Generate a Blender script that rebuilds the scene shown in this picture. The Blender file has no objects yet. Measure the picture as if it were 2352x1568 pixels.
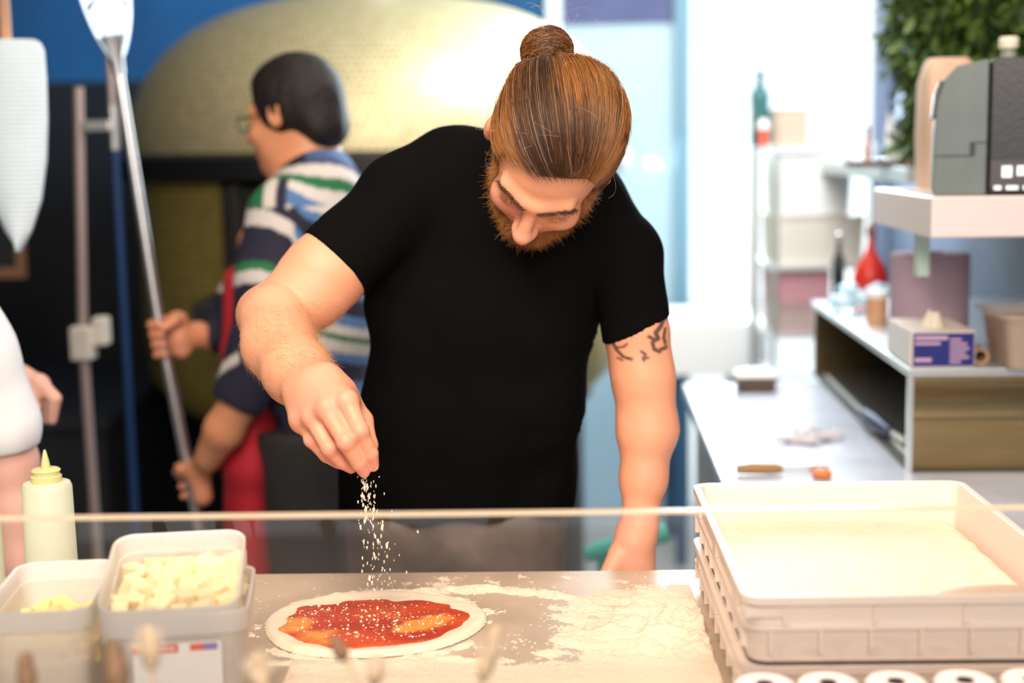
import bpy, math, random
import numpy as np
from mathutils import Matrix, Vector
random.seed(7); rng = np.random.default_rng(7)
S = bpy.context.scene
COL = S.collection
PI = math.pi

# ------------------------------------------------------------------ camera
F = 50/36*2352
PITCH = math.radians(7.95); ROLL = math.radians(1.0)
CAM = np.array([0, 0, 1.53])
fwd = np.array([0, math.cos(PITCH), -math.sin(PITCH)])
up0 = np.array([0, math.sin(PITCH), math.cos(PITCH)])
rt0 = np.array([1.0, 0, 0])
UPV = up0*math.cos(ROLL)+rt0*math.sin(ROLL)
RTV = rt0*math.cos(ROLL)-up0*math.sin(ROLL)
cam = bpy.data.cameras.new('camera'); camo = bpy.data.objects.new('camera', cam); COL.objects.link(camo)
cam.sensor_width = 36; cam.lens = 50; cam.clip_start = 0.05; cam.clip_end = 100
M3 = Matrix((RTV, UPV, -fwd)).transposed()
camo.matrix_world = Matrix.Translation(Vector(CAM)) @ M3.to_4x4()
cam.dof.use_dof = True; cam.dof.focus_distance = 1.86; cam.dof.aperture_fstop = 1.9
S.camera = camo

def ray(px, py):
    return fwd + RTV*((px-1176)/F) + UPV*((784-py)/F)
def W(px, py, Y):
    d = ray(px, py); return CAM + d*(Y/d[1])
def G(px, py, z):
    d = ray(px, py); return CAM + d*((z-CAM[2])/d[2])
PXM = lambda Y: Y/F           # metres per pixel at depth Y

# ------------------------------------------------------------------ world, exposure, lamps
S.view_settings.view_transform = 'Standard'; S.view_settings.look = 'None'
S.view_settings.gamma = 1; S.view_settings.exposure = -0.04; S.view_settings.use_curve_mapping = False
w = bpy.data.worlds.new('world'); S.world = w; w.use_nodes = True
w.node_tree.nodes['Background'].inputs[0].default_value = (0.86, 0.96, 1.0, 1)
w.node_tree.nodes['Background'].inputs[1].default_value = 2.0

def area(name, loc, target, size, power, color, sy=None, spread=None):
    l = bpy.data.lights.new(name, 'AREA'); l.energy = power; l.color = color; l.size = size
    if sy: l.shape = 'RECTANGLE'; l.size_y = sy
    if spread: l.spread = spread
    o = bpy.data.objects.new(name, l); COL.objects.link(o); o.location = loc
    o.rotation_euler = (Vector(target)-Vector(loc)).to_track_quat('-Z', 'Y').to_euler()
    return o
area('counter_lamp', (-0.55, 0.95, 2.75), (0, 1.85, 1.0), 0.6, 27, (1.0, 0.84, 0.68))
area('customer_lamp', (0.1, -0.3, 2.5), (0.05, 1.9, 1.15), 1.3, 74, (1.0, 0.88, 0.77))
area('oven_side_fill', (1.1, 4.5, 2.5), (-.4, 4.7, 1.7), 0.9, 15, (0.93, 0.98, 1.0))  # added fill inside the room, boosts doorway daylight on the oven's right side
area('back_daylight', (1.0, 5.4, 2.2), (0.3, 2.0, 1.2), 1.0, 80, (0.78, 0.92, 1.0), 1.6)
area('rear_fill', (0.6, 3.7, 2.5), (0.8, 5.0, .75), 0.6, 26, (0.86, 0.95, 1.0))  # unseen fill added to whiten the far table and rack
area('shelf_lamp', (0.9, 2.2, 2.85), (1.0, 2.7, 1.0), 0.4, 8, (1.0, 0.72, 0.5))
area('oven_lamp', (0.15, 3.2, 2.85), (-0.5, 4.3, 1.6), 1.2, 15, (1.0, 0.96, 0.9))
sp = bpy.data.lights.new('wall_washer', 'SPOT'); sp.energy = 70; sp.color = (0.4, 0.7, 1.0); sp.spot_size = 1.0; sp.spot_blend = 0.5; sp.shadow_soft_size = .08
spo = bpy.data.objects.new('wall_washer', sp); COL.objects.link(spo); spo.location = (-1.5, 4.3, 2.9)
spo.rotation_euler = (Vector((-1.45, 5.6, 2.35))-Vector((-1.5, 4.3, 2.9))).to_track_quat('-Z', 'Y').to_euler()

# ------------------------------------------------------------------ materials
MC = {}
def mat(name, col, rough=.5, metal=0., bump=0., bscale=40., var=0., vscale=8., sss=0., spec=None, coat=0., emis=None,
        attr=False, alpha=None, stretch=None, trans=0.):
    if name in MC: return MC[name]
    m = bpy.data.materials.new(name); m.use_nodes = True; nt = m.node_tree; N = nt.nodes; L = nt.links
    b = N['Principled BSDF']; b.inputs['Roughness'].default_value = rough; b.inputs['Metallic'].default_value = metal
    b.inputs['Base Color'].default_value = (*col, 1)
    if spec is not None: b.inputs['Specular IOR Level'].default_value = spec
    if coat: b.inputs['Coat Weight'].default_value = coat; b.inputs['Coat Roughness'].default_value = .15
    if sss:
        b.inputs['Subsurface Weight'].default_value = sss; b.inputs['Subsurface Radius'].default_value = (1, .35, .18)
        b.inputs['Subsurface Scale'].default_value = .012
    if trans: b.inputs['Transmission Weight'].default_value = trans
    if emis: b.inputs['Emission Color'].default_value = (*emis[0], 1); b.inputs['Emission Strength'].default_value = emis[1]
    tc = N.new('ShaderNodeTexCoord'); src = tc.outputs['Object']
    if stretch:
        mp = N.new('ShaderNodeMapping'); mp.inputs['Scale'].default_value = stretch; L.new(src, mp.inputs[0]); src = mp.outputs[0]
    base = None
    if attr:
        a = N.new('ShaderNodeAttribute'); a.attribute_name = 'Col'; base = a.outputs['Color']
    if var:
        n = N.new('ShaderNodeTexNoise'); n.inputs['Scale'].default_value = vscale; n.inputs['Detail'].default_value = 5
        L.new(src, n.inputs['Vector'])
        mr = N.new('ShaderNodeMapRange'); mr.inputs[1].default_value = .3; mr.inputs[2].default_value = .7
        mr.inputs[3].default_value = 1-var; mr.inputs[4].default_value = 1+var; L.new(n.outputs['Fac'], mr.inputs[0])
        vm = N.new('ShaderNodeVectorMath'); vm.operation = 'SCALE'
        if base: L.new(base, vm.inputs[0])
        else: vm.inputs[0].default_value = col
        L.new(mr.outputs[0], vm.inputs['Scale']); base = vm.outputs[0]
    if base: L.new(base, b.inputs['Base Color'])
    if bump:
        n2 = N.new('ShaderNodeTexNoise'); n2.inputs['Scale'].default_value = bscale; n2.inputs['Detail'].default_value = 6
        L.new(src, n2.inputs['Vector'])
        bp = N.new('ShaderNodeBump'); bp.inputs['Strength'].default_value = bump; bp.inputs['Distance'].default_value = .01
        L.new(n2.outputs['Fac'], bp.inputs['Height']); L.new(bp.outputs[0], b.inputs['Normal'])
    if alpha is not None:
        t = N.new('ShaderNodeBsdfTransparent'); mx = N.new('ShaderNodeMixShader'); mx.inputs[0].default_value = alpha
        t.inputs[0].default_value = (*[min(1, c*.3+.7) for c in col], 1)
        tl = N.new('ShaderNodeBsdfTranslucent'); tl.inputs[0].default_value = (*col, 1)
        m2 = N.new('ShaderNodeMixShader'); m2.inputs[0].default_value = .35
        L.new(b.outputs[0], m2.inputs[1]); L.new(tl.outputs[0], m2.inputs[2])
        L.new(t.outputs[0], mx.inputs[1]); L.new(m2.outputs[0], mx.inputs[2])
        L.new(mx.outputs[0], N['Material Output'].inputs['Surface'])
    MC[name] = m; return m

def mosaic(name, c1, c2, mortar, scale, rough, metal, bw=.5, rh=.5, ms=.04, uv=True):
    m = mat(name, c1, rough, metal); nt = m.node_tree; N = nt.nodes; L = nt.links; b = N['Principled BSDF']
    tc = N.new('ShaderNodeTexCoord'); br = N.new('ShaderNodeTexBrick'); br.inputs['Scale'].default_value = scale
    L.new(tc.outputs['UV' if uv else 'Object'], br.inputs['Vector'])
    br.inputs['Color1'].default_value = (*c1, 1); br.inputs['Color2'].default_value = (*c2, 1); br.inputs['Mortar'].default_value = (*mortar, 1)
    br.inputs['Mortar Size'].default_value = ms; br.inputs['Brick Width'].default_value = bw; br.inputs['Row Height'].default_value = rh
    br.offset = 0.5
    L.new(br.outputs['Color'], b.inputs['Base Color'])
    bp = N.new('ShaderNodeBump'); bp.inputs['Strength'].default_value = .25; bp.inputs['Distance'].default_value = .003; bp.invert = True
    L.new(br.outputs['Fac'], bp.inputs['Height']); L.new(bp.outputs[0], b.inputs['Normal'])
    return m

def glassmat(name, tint=(1, 1, 1), refl_veil=0.0):
    m = bpy.data.materials.new(name); m.use_nodes = True; nt = m.node_tree; N = nt.nodes; L = nt.links
    for n in list(N):
        if n.type != 'OUTPUT_MATERIAL': N.remove(n)
    t = N.new('ShaderNodeBsdfTransparent'); t.inputs[0].default_value = (*tint, 1)
    g = N.new('ShaderNodeBsdfGlossy'); g.inputs['Roughness'].default_value = 0.02
    fr = N.new('ShaderNodeFresnel'); fr.inputs[0].default_value = 1.5
    mx = N.new('ShaderNodeMixShader'); L.new(fr.outputs[0], mx.inputs[0]); L.new(t.outputs[0], mx.inputs[1]); L.new(g.outputs[0], mx.inputs[2])
    out = mx
    if refl_veil:
        d = N.new('ShaderNodeBsdfDiffuse'); d.inputs[0].default_value = (.9, .72, .58, 1)  # warm diffuse layer imitates the veil of reflections on the glass
        nz = N.new('ShaderNodeTexNoise'); nz.inputs['Scale'].default_value = 3
        mr = N.new('ShaderNodeMapRange'); mr.inputs[1].default_value = .3; mr.inputs[2].default_value = .7; mr.inputs[3].default_value = refl_veil*.7; mr.inputs[4].default_value = refl_veil*1.3
        L.new(nz.outputs[0], mr.inputs[0])
        m2 = N.new('ShaderNodeMixShader'); L.new(mr.outputs[0], m2.inputs[0]); L.new(mx.outputs[0], m2.inputs[1]); L.new(d.outputs[0], m2.inputs[2]); out = m2
    L.new(out.outputs[0], N['Material Output'].inputs['Surface'])
    return m

# ------------------------------------------------------------------ object helpers
def obj(name, V, Fc, m, parent=None, smooth=False, uv=None, cols=None, loc=None, rotz=0, mats=None):
    me = bpy.data.meshes.new(name)
    if isinstance(V, np.ndarray) and isinstance(Fc, np.ndarray):
        me.vertices.add(len(V)); me.vertices.foreach_set('co', V.astype(np.float32).ravel())
        k = Fc.shape[1]; me.loops.add(len(Fc)*k); me.loops.foreach_set('vertex_index', Fc.astype(np.int32).ravel())
        me.polygons.add(len(Fc)); me.polygons.foreach_set('loop_start', np.arange(0, len(Fc)*k, k, dtype=np.int32))
        me.polygons.foreach_set('loop_total', np.full(len(Fc), k, dtype=np.int32)); me.update(calc_edges=True); me.validate()
    else:
        me.from_pydata([tuple(v) for v in V], [], [tuple(f) for f in Fc]); me.update()
    if smooth: me.polygons.foreach_set('use_smooth', [True]*len(me.polygons))
    me.materials.append(m)
    if uv is not None:
        l = me.uv_layers.new(name='UVMap'); l.data.foreach_set('uv', np.asarray(uv, dtype=np.float32).ravel())
    if cols is not None:
        a = me.color_attributes.new('Col', 'FLOAT_COLOR', 'POINT')
        c = np.ones((len(me.vertices), 4), dtype=np.float32); c[:, :3] = cols; a.data.foreach_set('color', c.ravel())
    o = bpy.data.objects.new(name, me); COL.objects.link(o)
    if parent: o.parent = parent
    if loc is not None: o.location = loc
    o.rotation_euler.z = rotz
    return o
def tag(o, label=None, cat=None, group=None, kind=None):
    if label: o['label'] = label
    if cat: o['category'] = cat
    if group: o['group'] = group
    if kind: o['kind'] = kind
    return o
def thing(name, loc, label, cat, group=None, rotz=0):
    o = bpy.data.objects.new(name, None); COL.objects.link(o); o.location = loc; o.rotation_euler.z = rotz
    o.empty_display_size = .05
    return tag(o, label, cat, group)
class MB:
    def __init__(s): s.V = []; s.F = []; s.uv = []
    def add(s, V, Fc):
        n = len(s.V); s.V += [tuple(v) for v in V]; s.F += [tuple(i+n for i in f) for f in Fc]
    def box(s, a, b, rz=0):
        x0, y0, z0 = a; x1, y1, z1 = b
        V = [(x0, y0, z0), (x1, y0, z0), (x1, y1, z0), (x0, y1, z0), (x0, y0, z1), (x1, y0, z1), (x1, y1, z1), (x0, y1, z1)]
        s.add(V, [(0, 3, 2, 1), (4, 5, 6, 7), (0, 1, 5, 4), (1, 2, 6, 5), (2, 3, 7, 6), (3, 0, 4, 7)]); return s
    def tube(s, pts, rad, seg=12, cap=True):
        pts = [Vector(p) for p in pts]; n = len(pts)
        if not hasattr(rad, '__len__'): rad = [rad]*n
        rings = []; ref = Vector((0.3, .2, 1)).normalized()
        for i, p in enumerate(pts):
            t = (pts[min(i+1, n-1)]-pts[max(i-1, 0)]).normalized()
            if abs(t.dot(ref)) > .95: ref = Vector((1, .1, 0)).normalized()
            a = t.cross(ref).normalized(); b = t.cross(a)
            rings.append([p+(a*math.cos(2*PI*k/seg)+b*math.sin(2*PI*k/seg))*rad[i] for k in range(seg)])
        V = [v for r in rings for v in r]; Fc = []
        for i in range(n-1):
            for k in range(seg):
                k2 = (k+1) % seg; Fc.append((i*seg+k, i*seg+k2, (i+1)*seg+k2, (i+1)*seg+k))
        if cap: Fc.append(tuple(range(seg))[::-1]); Fc.append(tuple((n-1)*seg+k for k in range(seg)))
        s.add(V, Fc); return s
    def lathe(s, prof, c=(0, 0, 0), seg=40):
        V = []; Fc = []; n = len(prof)
        for r, z in prof:
            for k in range(seg): V.append((c[0]+r*math.cos(2*PI*k/seg), c[1]+r*math.sin(2*PI*k/seg), c[2]+z))
        for i in range(n-1):
            for k in range(seg):
                k2 = (k+1) % seg; Fc.append((i*seg+k, i*seg+k2, (i+1)*seg+k2, (i+1)*seg+k))
        Fc.append(tuple(range(seg))[::-1]); Fc.append(tuple((n-1)*seg+k for k in range(seg)))
        s.add(V, Fc); return s
    def rloft(s, secs, nc=6, c=(0, 0), capb=True, capt=True):
        """rounded rectangle sections (w,d,r,z)"""
        V = []; Fc = []; m = 4*(nc+1)
        for (w_, d_, r_, z_) in secs:
            for q, (sx, sy) in enumerate(((1, 1), (-1, 1), (-1, -1), (1, -1))):
                for k in range(nc+1):
                    a = PI/2*(q+k/nc)
                    V.append((c[0]+sx*(w_/2-r_)+r_*math.cos(a), c[1]+sy*(d_/2-r_)+r_*math.sin(a), z_))
        for i in range(len(secs)-1):
            for k in range(m):
                k2 = (k+1) % m; Fc.append((i*m+k, i*m+k2, (i+1)*m+k2, (i+1)*m+k))
        if capb: Fc.append(tuple(range(m))[::-1])
        if capt: Fc.append(tuple((len(secs)-1)*m+k for k in range(m)))
        s.add(V, Fc); return s
    def build(s, name, m, parent=None, smooth=False, loc=None, rotz=0, bevel=0, angle=True):
        o = obj(name, s.V, s.F, m, parent, smooth, loc=loc, rotz=rotz)
        if bevel:
            b = o.modifiers.new('bevel', 'BEVEL'); b.width = bevel; b.segments = 3; b.limit_method = 'ANGLE'
        if smooth and angle:
            try:
                o.data.set_sharp_from_angle(angle=math.radians(40))
            except Exception: pass
        return o
def box_obj(name, a, b, m, parent=None, loc=None, rotz=0, bevel=0): return MB().box(a, b).build(name, m, parent, loc=loc, rotz=rotz, bevel=bevel)
def origin_to(o, p):
    p = Vector(p); o.data.transform(Matrix.Translation(-p)); o.location = p

# room frame (turned 3.13 degrees from the camera's heading)
RY = math.radians(3.13); RC, RS = math.cos(RY), math.sin(RY)
def RF(x, y, z): return (x*RC+y*RS, -x*RS+y*RC, z)
def toR(p): return np.array([p[0]*RC-p[1]*RS, p[0]*RS+p[1]*RC, p[2]])
def rbox(name, a, b, m, parent=None, bevel=0): return box_obj(name, a, b, m, parent, rotz=-RY, bevel=bevel)

# ------------------------------------------------------------------ SDF toolkit
def smin(a, b, k):
    if k <= 0: return np.minimum(a, b)
    h = np.maximum(k-np.abs(a-b), 0)/k
    return np.minimum(a, b)-h*h*k*.25
def cone(a, b, ra, rb, flat=None):
    a = np.asarray(a, float); b = np.asarray(b, float)
    sc = np.array(flat if flat is not None else (1., 1., 1.)); mn = sc.min(); A = a/sc; B = b/sc; ab = B-A; L2 = max(ab@ab, 1e-9)
    def f(P):
        Q = P/sc-A; t = np.clip((Q@ab)/L2, 0, 1); D = Q-t[:, None]*ab
        return (np.sqrt((D*D).sum(1))-(ra+t*(rb-ra)))*mn
    return f
def ell(c, r, R=None):
    c = np.asarray(c, float); r = np.asarray(r, float)
    def f(P):
        Q = P-c
        if R is not None: Q = Q@R
        k0 = np.sqrt(((Q/r)**2).sum(1))+1e-9; k1 = np.sqrt(((Q/(r*r))**2).sum(1))+1e-9
        return k0*(k0-1)/k1
    return f
def plane(p, n):
    p = np.asarray(p, float); n = np.asarray(n, float); n = n/np.linalg.norm(n)
    return lambda P: (P-p)@n
def local(f, O, B):   # B columns = local axes in world
    return lambda P: f((P-O)@B)
class SDF:
    def __init__(s): s.L = []
    def u(s, f, k=.02): s.L.append((f, k, 0)); return s
    def sub(s, f, k=.005): s.L.append((f, k, 1)); return s
    def inter(s, f, k=.003): s.L.append((f, k, 2)); return s
    def chain(s, pts, rad, k=.02, kj=.01, flat=None):
        for i in range(len(pts)-1): s.u(cone(pts[i], pts[i+1], rad[i], rad[i+1], flat), k if i == 0 else kj)
        return s
    def ev(s, P, idx=None):
        d = np.full(len(P), 1.0)
        for i in (range(len(s.L)) if idx is None else idx):
            f, k, m = s.L[i]; g = f(P)
            d = smin(d, g, k) if m == 0 else (-smin(-d, g, k) if m == 1 else -smin(-d, -g, k))
        return d
    def mesh(s, lo, hi, h, post=None, N=12):
        lo = np.asarray(lo, float); hi = np.asarray(hi, float)
        nb = np.ceil((hi-lo)/(h*N)).astype(int)+1
        gi = np.stack(np.meshgrid(*[np.arange(n) for n in nb], indexing='ij'), -1).reshape(-1, 3)
        C = lo+(gi+.5)*N*h; R = N*h*math.sqrt(3)/2
        G_ = np.stack([f(C) for f, k, m in s.L], 1)
        d = np.full(len(C), 1.0)
        for i, (f, k, m) in enumerate(s.L):
            g = G_[:, i]; d = smin(d, g, k) if m == 0 else (-smin(-d, g, k) if m == 1 else -smin(-d, -g, k))
        act = np.where(np.abs(d) < R*1.15+.012)[0]
        dims = (nb*N+2).astype(np.int64)
        key = lambda c: ((c[..., 0]+1)*dims[1]+(c[..., 1]+1))*dims[2]+(c[..., 2]+1)
        g1 = np.stack(np.meshgrid(*[np.arange(N+1)]*3, indexing='ij'), -1).reshape(-1, 3)
        VK = []; VP = []; QD = []
        for bi in act:
            base = gi[bi]*N; P = lo+(base+g1)*h
            idx = [i for i, (f, k, m) in enumerate(s.L) if (G_[bi, i] < R+k+.012 if m < 2 else G_[bi, i] > -(R+k+.012))]
            if not idx: continue
            D = s.ev(P, idx)
            if post is not None: D = post(P, D)
            D = D.reshape(N+1, N+1, N+1); ins = D < 0
            if ins.all() or not ins.any(): continue
            cnt = np.zeros((N, N, N)); acc = np.zeros((N, N, N, 3))
            ci = np.stack(np.meshgrid(*[np.arange(N)]*3, indexing='ij'), -1)
            for ax in range(3):
                o1, o2 = [a for a in range(3) if a != ax]
                for e1 in (0, 1):
                    for e2 in (0, 1):
                        st = [0, 0, 0]; st[o1] = e1; st[o2] = e2
                        en = list(st); en[ax] = 1
                        A = D[st[0]:st[0]+N, st[1]:st[1]+N, st[2]:st[2]+N]; B = D[en[0]:en[0]+N, en[1]:en[1]+N, en[2]:en[2]+N]
                        c = (A < 0) != (B < 0); t = np.where(c, A/np.where(c, A-B, 1), 0)
                        cnt += c; p = np.zeros((N, N, N, 3)); p += np.array(st); p[..., ax] += t; acc += np.where(c[..., None], p, 0)
                # quads on edges owned here
                A = D[:N, :N, :N]; en = [0, 0, 0]; en[ax] = 1; B = D[en[0]:en[0]+N, en[1]:en[1]+N, en[2]:en[2]+N]
                c = (A < 0) != (B < 0)
                if c.any():
                    cc = ci[c]+base; e1 = np.zeros(3, int); e2 = np.zeros(3, int); e1[(ax+1) % 3] = 1; e2[(ax+2) % 3] = 1
                    q = np.stack([key(cc-e1-e2), key(cc-e2), key(cc), key(cc-e1)], 1)
                    fl = (A[c] >= 0); q[fl] = q[fl][:, ::-1]; QD.append(q)
            mk = cnt > 0
            VK.append(key(ci[mk]+base)); VP.append(lo+(ci[mk]+base+acc[mk]/cnt[mk][:, None])*h)
        VK = np.concatenate(VK); VP = np.concatenate(VP); QD = np.concatenate(QD)
        o = np.argsort(VK); VK = VK[o]; VP = VP[o]
        ix = np.searchsorted(VK, QD.ravel()).reshape(QD.shape); ix = np.minimum(ix, len(VK)-1)
        ok = (VK[ix] == QD).all(1)
        return VP, ix[ok]
def vnormals(V, Q):
    n = np.cross(V[Q[:, 2]]-V[Q[:, 0]], V[Q[:, 3]]-V[Q[:, 1]]); N_ = np.zeros_like(V)
    for i in range(4): np.add.at(N_, Q[:, i], n)
    return N_/(np.linalg.norm(N_, axis=1)[:, None]+1e-12)
def noise3(P, f, seed=0, oct=3):
    r = np.random.default_rng(seed); out = np.zeros(len(P)); a = 1
    for o in range(oct):
        for j in range(4):
            d = r.normal(size=3); d /= np.linalg.norm(d); out += a*np.sin((P@d)*f*(1+.3*r.random())+r.random()*6.28)/2
        f *= 2.1; a *= .5
    return out/2
def strands(name, P, rad, cols, m, parent=None, label=None):
    """P (N,K,3) strand centre lines; three-sided tapered strands in one mesh"""
    N_, K, _ = P.shape; T = np.gradient(P, axis=1); T /= np.linalg.norm(T, axis=2)[..., None]+1e-12
    ref = np.array([.31, .42, .85]); A = np.cross(T, ref); A /= np.linalg.norm(A, axis=2)[..., None]+1e-12; B = np.cross(T, A)
    rad = np.asarray(rad)
    if rad.ndim == 1: rad = np.tile(rad, (N_, 1))
    V = np.stack([P+(A*math.cos(a)+B*math.sin(a))*rad[..., None] for a in (0, 2.094, 4.189)], 2)
    idx = np.arange(N_*K*3).reshape(N_, K, 3); q = []
    for s_ in range(3):
        s2 = (s_+1) % 3; q.append(np.stack([idx[:, :-1, s_], idx[:, :-1, s2], idx[:, 1:, s2], idx[:, 1:, s_]], -1).reshape(-1, 4))
    c = np.repeat(cols, K*3, axis=0)
    o = obj(name, V.reshape(-1, 3), np.concatenate(q), m, parent, True, cols=c)
    if label: o['label'] = label
    return o
def frame_of(O, T):
    return None
# ================================================================== THE SETTING
m_floor = mat('floor_tiles', (.46, .46, .45), .45, var=.12, vscale=3, bump=.05)
m_navy = mat('navy_wall_paint', (.006, .085, .22), .75, var=.3, vscale=2.5, bump=.1, bscale=12)
m_black = mat('black_wall_paint', (.006, .008, .012), .7, var=.3)
m_right = mat('slate_wall_paint', (.10, .13, .20), .7, var=.25, vscale=4)
m_white = mat('white_paint', (.85, .85, .84), .5, var=.04)
m_frame = mat('pale_blue_frame', (.14, .29, .39), .5)
m_purple = mat('violet_blue_panel', (.075, .09, .22), .6, var=.1)
m_ceil = mat('ceiling_paint', (.55, .53, .5), .8)
def structure(o): o['kind'] = 'structure'; return o
structure(rbox('floor', (-3.2, -2.8, -.1), (1.3, 5.9, 0), m_floor))
structure(rbox('ceiling', (-3.2, -2.8, 3.1), (1.3, 5.9, 3.2), m_ceil))
structure(rbox('wall_left', (-3.2, -2.8, 0), (-3.1, 5.9, 3.1), m_black))
structure(rbox('wall_right', (1.18, -2.8, 0), (1.3, 5.9, 3.1), m_right))
YB = 5.72
bw = MB()
bw.box((-3.1, YB, 0), (-.155, YB+.12, 3.1))
structure(bw.build('wall_back', m_navy, rotz=-RY))
structure(rbox('trim_1', (-.155, YB-.02, 0), (-.095, YB+.1, 3.1), mat('white_post', (.8, .9, .93), .5)))
structure(rbox('wall_back_transom', (-.095, YB, 1.985), (.345, YB+.06, 3.1), m_purple))
structure(rbox('trim_2', (.345, YB-.03, 0), (.405, YB+.08, 3.1), m_frame))
structure(rbox('trim_3', (1.13, YB-.03, 0), (1.18, YB+.08, 3.1), mat('grey_blue_frame', (.24, .30, .46), .5)))
structure(rbox('window_1', (-.095, YB+.01, 0), (.345, YB+.03, 1.985),
      mat('frosted_glass', (.60, .76, .85), .4, alpha=.90)))
g = structure(rbox('window_2', (.405, YB+.02, 0), (1.13, YB+.03, 3.1), glassmat('clear_door_glass')))
structure(rbox('ground_outside', (-4, 5.9, -.12), (6, 14, -.02), mat('pale_paving', (.8, .8, .78), .8)))
# front of the shop, behind the photographer: wall with a glazed shop front
fw = MB(); fw.box((-3.2, -2.9, 0), (-1.6, -2.8, 3.1)); fw.box((1.1, -2.9, 0), (1.3, -2.8, 3.1)); fw.box((-1.6, -2.9, 2.5), (1.1, -2.8, 3.1))
structure(fw.build('wall_front', m_white, rotz=-RY))
structure(rbox('window_3', (-1.6, -2.86, 0), (1.1, -2.85, 2.5), glassmat('shop_front_glass')))

# ================================================================== PIZZA OVEN
OC = W(868, 350, 4.75); ox, oy = OC[0], OC[1]; zr = OC[2]
m_gold = mosaic('champagne_mosaic', (.78, .70, .44), (.64, .56, .33), (.34, .26, .10), 22, .5, .55)
m_gold2 = mosaic('gold_mosaic', (.55, .42, .11), (.42, .33, .09), (.16, .12, .04), 22, .4, .5)
m_blk = mat('black_metal', (.012, .012, .014), .45, metal=.3, bump=.05)
oven = thing('pizza_oven', (ox, oy, 0), 'large domed pizza oven clad in gold mosaic tiles against the back wall', 'oven')
def lathe_uv(name, prof, seg, m, parent, a0=0, a1=2*PI, R=1):
    V = []; Fc = []; uv = []; n = len(prof); L = [0]
    for i in range(1, n): L.append(L[-1]+math.hypot(prof[i][0]-prof[i-1][0], prof[i][1]-prof[i-1][1]))
    for r, z in prof:
        for k in range(seg+1):
            a = a0+(a1-a0)*k/seg; V.append((r*math.cos(a), r*math.sin(a), z))
    for i in range(n-1):
        for k in range(seg):
            Fc.append((i*(seg+1)+k, i*(seg+1)+k+1, (i+1)*(seg+1)+k+1, (i+1)*(seg+1)+k))
            for (ii, kk) in ((i, k), (i, k+1), (i+1, k+1), (i+1, k)): uv.append(((a1-a0)*kk/seg*R, L[ii]))
    return obj(name, V, Fc, m, parent, True, uv=uv)
RO = .80; HD = .50
prof = []
for i in range(41):
    t = PI/2*i/40; ce = math.cos(t)**(.72); se = math.sin(t)**(.92)
    prof.append((max(RO*ce, .002), zr+.0+HD*se))
lathe_uv('dome', prof, 96, m_gold, oven, R=RO)
MB().lathe([(RO+.01, zr-.075), (RO+.035, zr-.065), (RO+.035, zr-.005), (RO+.005, zr+.01)], seg=72).build('rim_band', m_blk, oven, True)
# tiled drum with an arched mouth towards the room
zb = .70
a_m0, a_m1 = math.radians(240), math.radians(300)
o_ = lathe_uv('tiled_base', [(RO-.12, zb), (RO-.03, zb+.10), (RO-.02, zb+.3), (RO-.02, zr-.07)], 80, m_gold2, oven, a0=a_m1, a1=a_m0+2*PI, R=RO)
mm = MB(); 
mm.tube([(-.34, -.73, zb+.22), (-.34, -.73, zr-.08)], .02, 8); mm.tube([(.34, -.73, zb+.22), (.34, -.73, zr-.08)], .02, 8)
mm.box((-.38, -.71, zb-.02), (.38, .2, zr-.09))
mm.build('mouth', mat('oven_mouth_dark', (.012, .009, .008), .8), oven)
box_obj('landing_ledge', (-.42, -.98, 1.06), (.42, -.70, 1.12), m_blk, oven, bevel=.006)
MB().lathe([(RO-.16, .0), (RO-.13, .02), (RO-.13, zb-.01), (RO-.1, zb+.0)], seg=48).build('stand', m_blk, oven, True)
fl = MB(); fl.lathe([(.09, zr+HD-.03), (.09, 3.1)], seg=24); fl.build('flue', mat('flue_grey', (.55, .6, .62), .4, metal=.6), oven, True)
# low black counter on the left below the poles
bc = thing('black_cabinet', (-1.55, 4.35, 0), 'low matt black cabinet standing left of the oven behind the poles', 'cabinet')
box_obj('body', (-.9, -.25, 0), (.35, .85, .72), m_black, bc, bevel=.01)
box_obj('worktop', (-.92, -.28, .72), (.37, .87, .76), m_black, bc, bevel=.005)
# tall black board added to imitate shade on the lower blue wall
structure(rbox('wall_shade_board', (-2.5, YB-.06, 0), (-1.3, YB-.02, 1.80), m_black))

# ================================================================== POLES, PEELS, FRAME
m_steel = mat('brushed_steel', (.72, .70, .70), .32, metal=.9, var=.08, bump=.03, stretch=(1, 1, 12))
m_pink = mat('copper_grey_pole', (.52, .40, .38), .4, metal=.5)
m_bluep = mat('blue_tube', (.006, .035, .12), .45)
m_clip = mat('ivory_plastic', (.75, .68, .6), .5)
p0 = W(180, 200, 3.55); p1 = W(190, 780, 3.55); 
rk = thing('peel_rack', (p0[0], p0[1], 0), 'grey upright pole with ivory clamps standing left of the oven', 'rack')
def L_(p, o): return (p[0]-o.location.x, p[1]-o.location.y, p[2]-o.location.z)
MB().tube([L_(p0, rk), L_(p1, rk), (p1[0]-p0[0]+.01, 0, .0)], .0125, 14).build('pole', m_pink, rk, True)
q = W(193, 785, 3.55); r_ = L_(q, rk)
box_obj('clamp', (r_[0]-.025, -.04, r_[2]-.042), (r_[0]+.028, .02, r_[2]+.042), m_clip, rk, bevel=.006)
box_obj('clamp', (r_[0]+.026, -.02, r_[2]-.008), (r_[0]+.062, .03, r_[2]+.062), m_clip, rk, bevel=.006)
q = W(215, 290, 3.55); r_ = L_(q, rk)
box_obj('bracket', (r_[0]-.025, -.015, r_[2]-.012), (r_[0]+.045, .015, r_[2]+.014), m_steel, rk, bevel=.004)
MB().lathe([(.2, 0), (.2, .015), (.03, .03), (.02, .05)], seg=32).build('foot', m_blk, rk, True)
pb0 = W(252, 140, 3.66)
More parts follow.
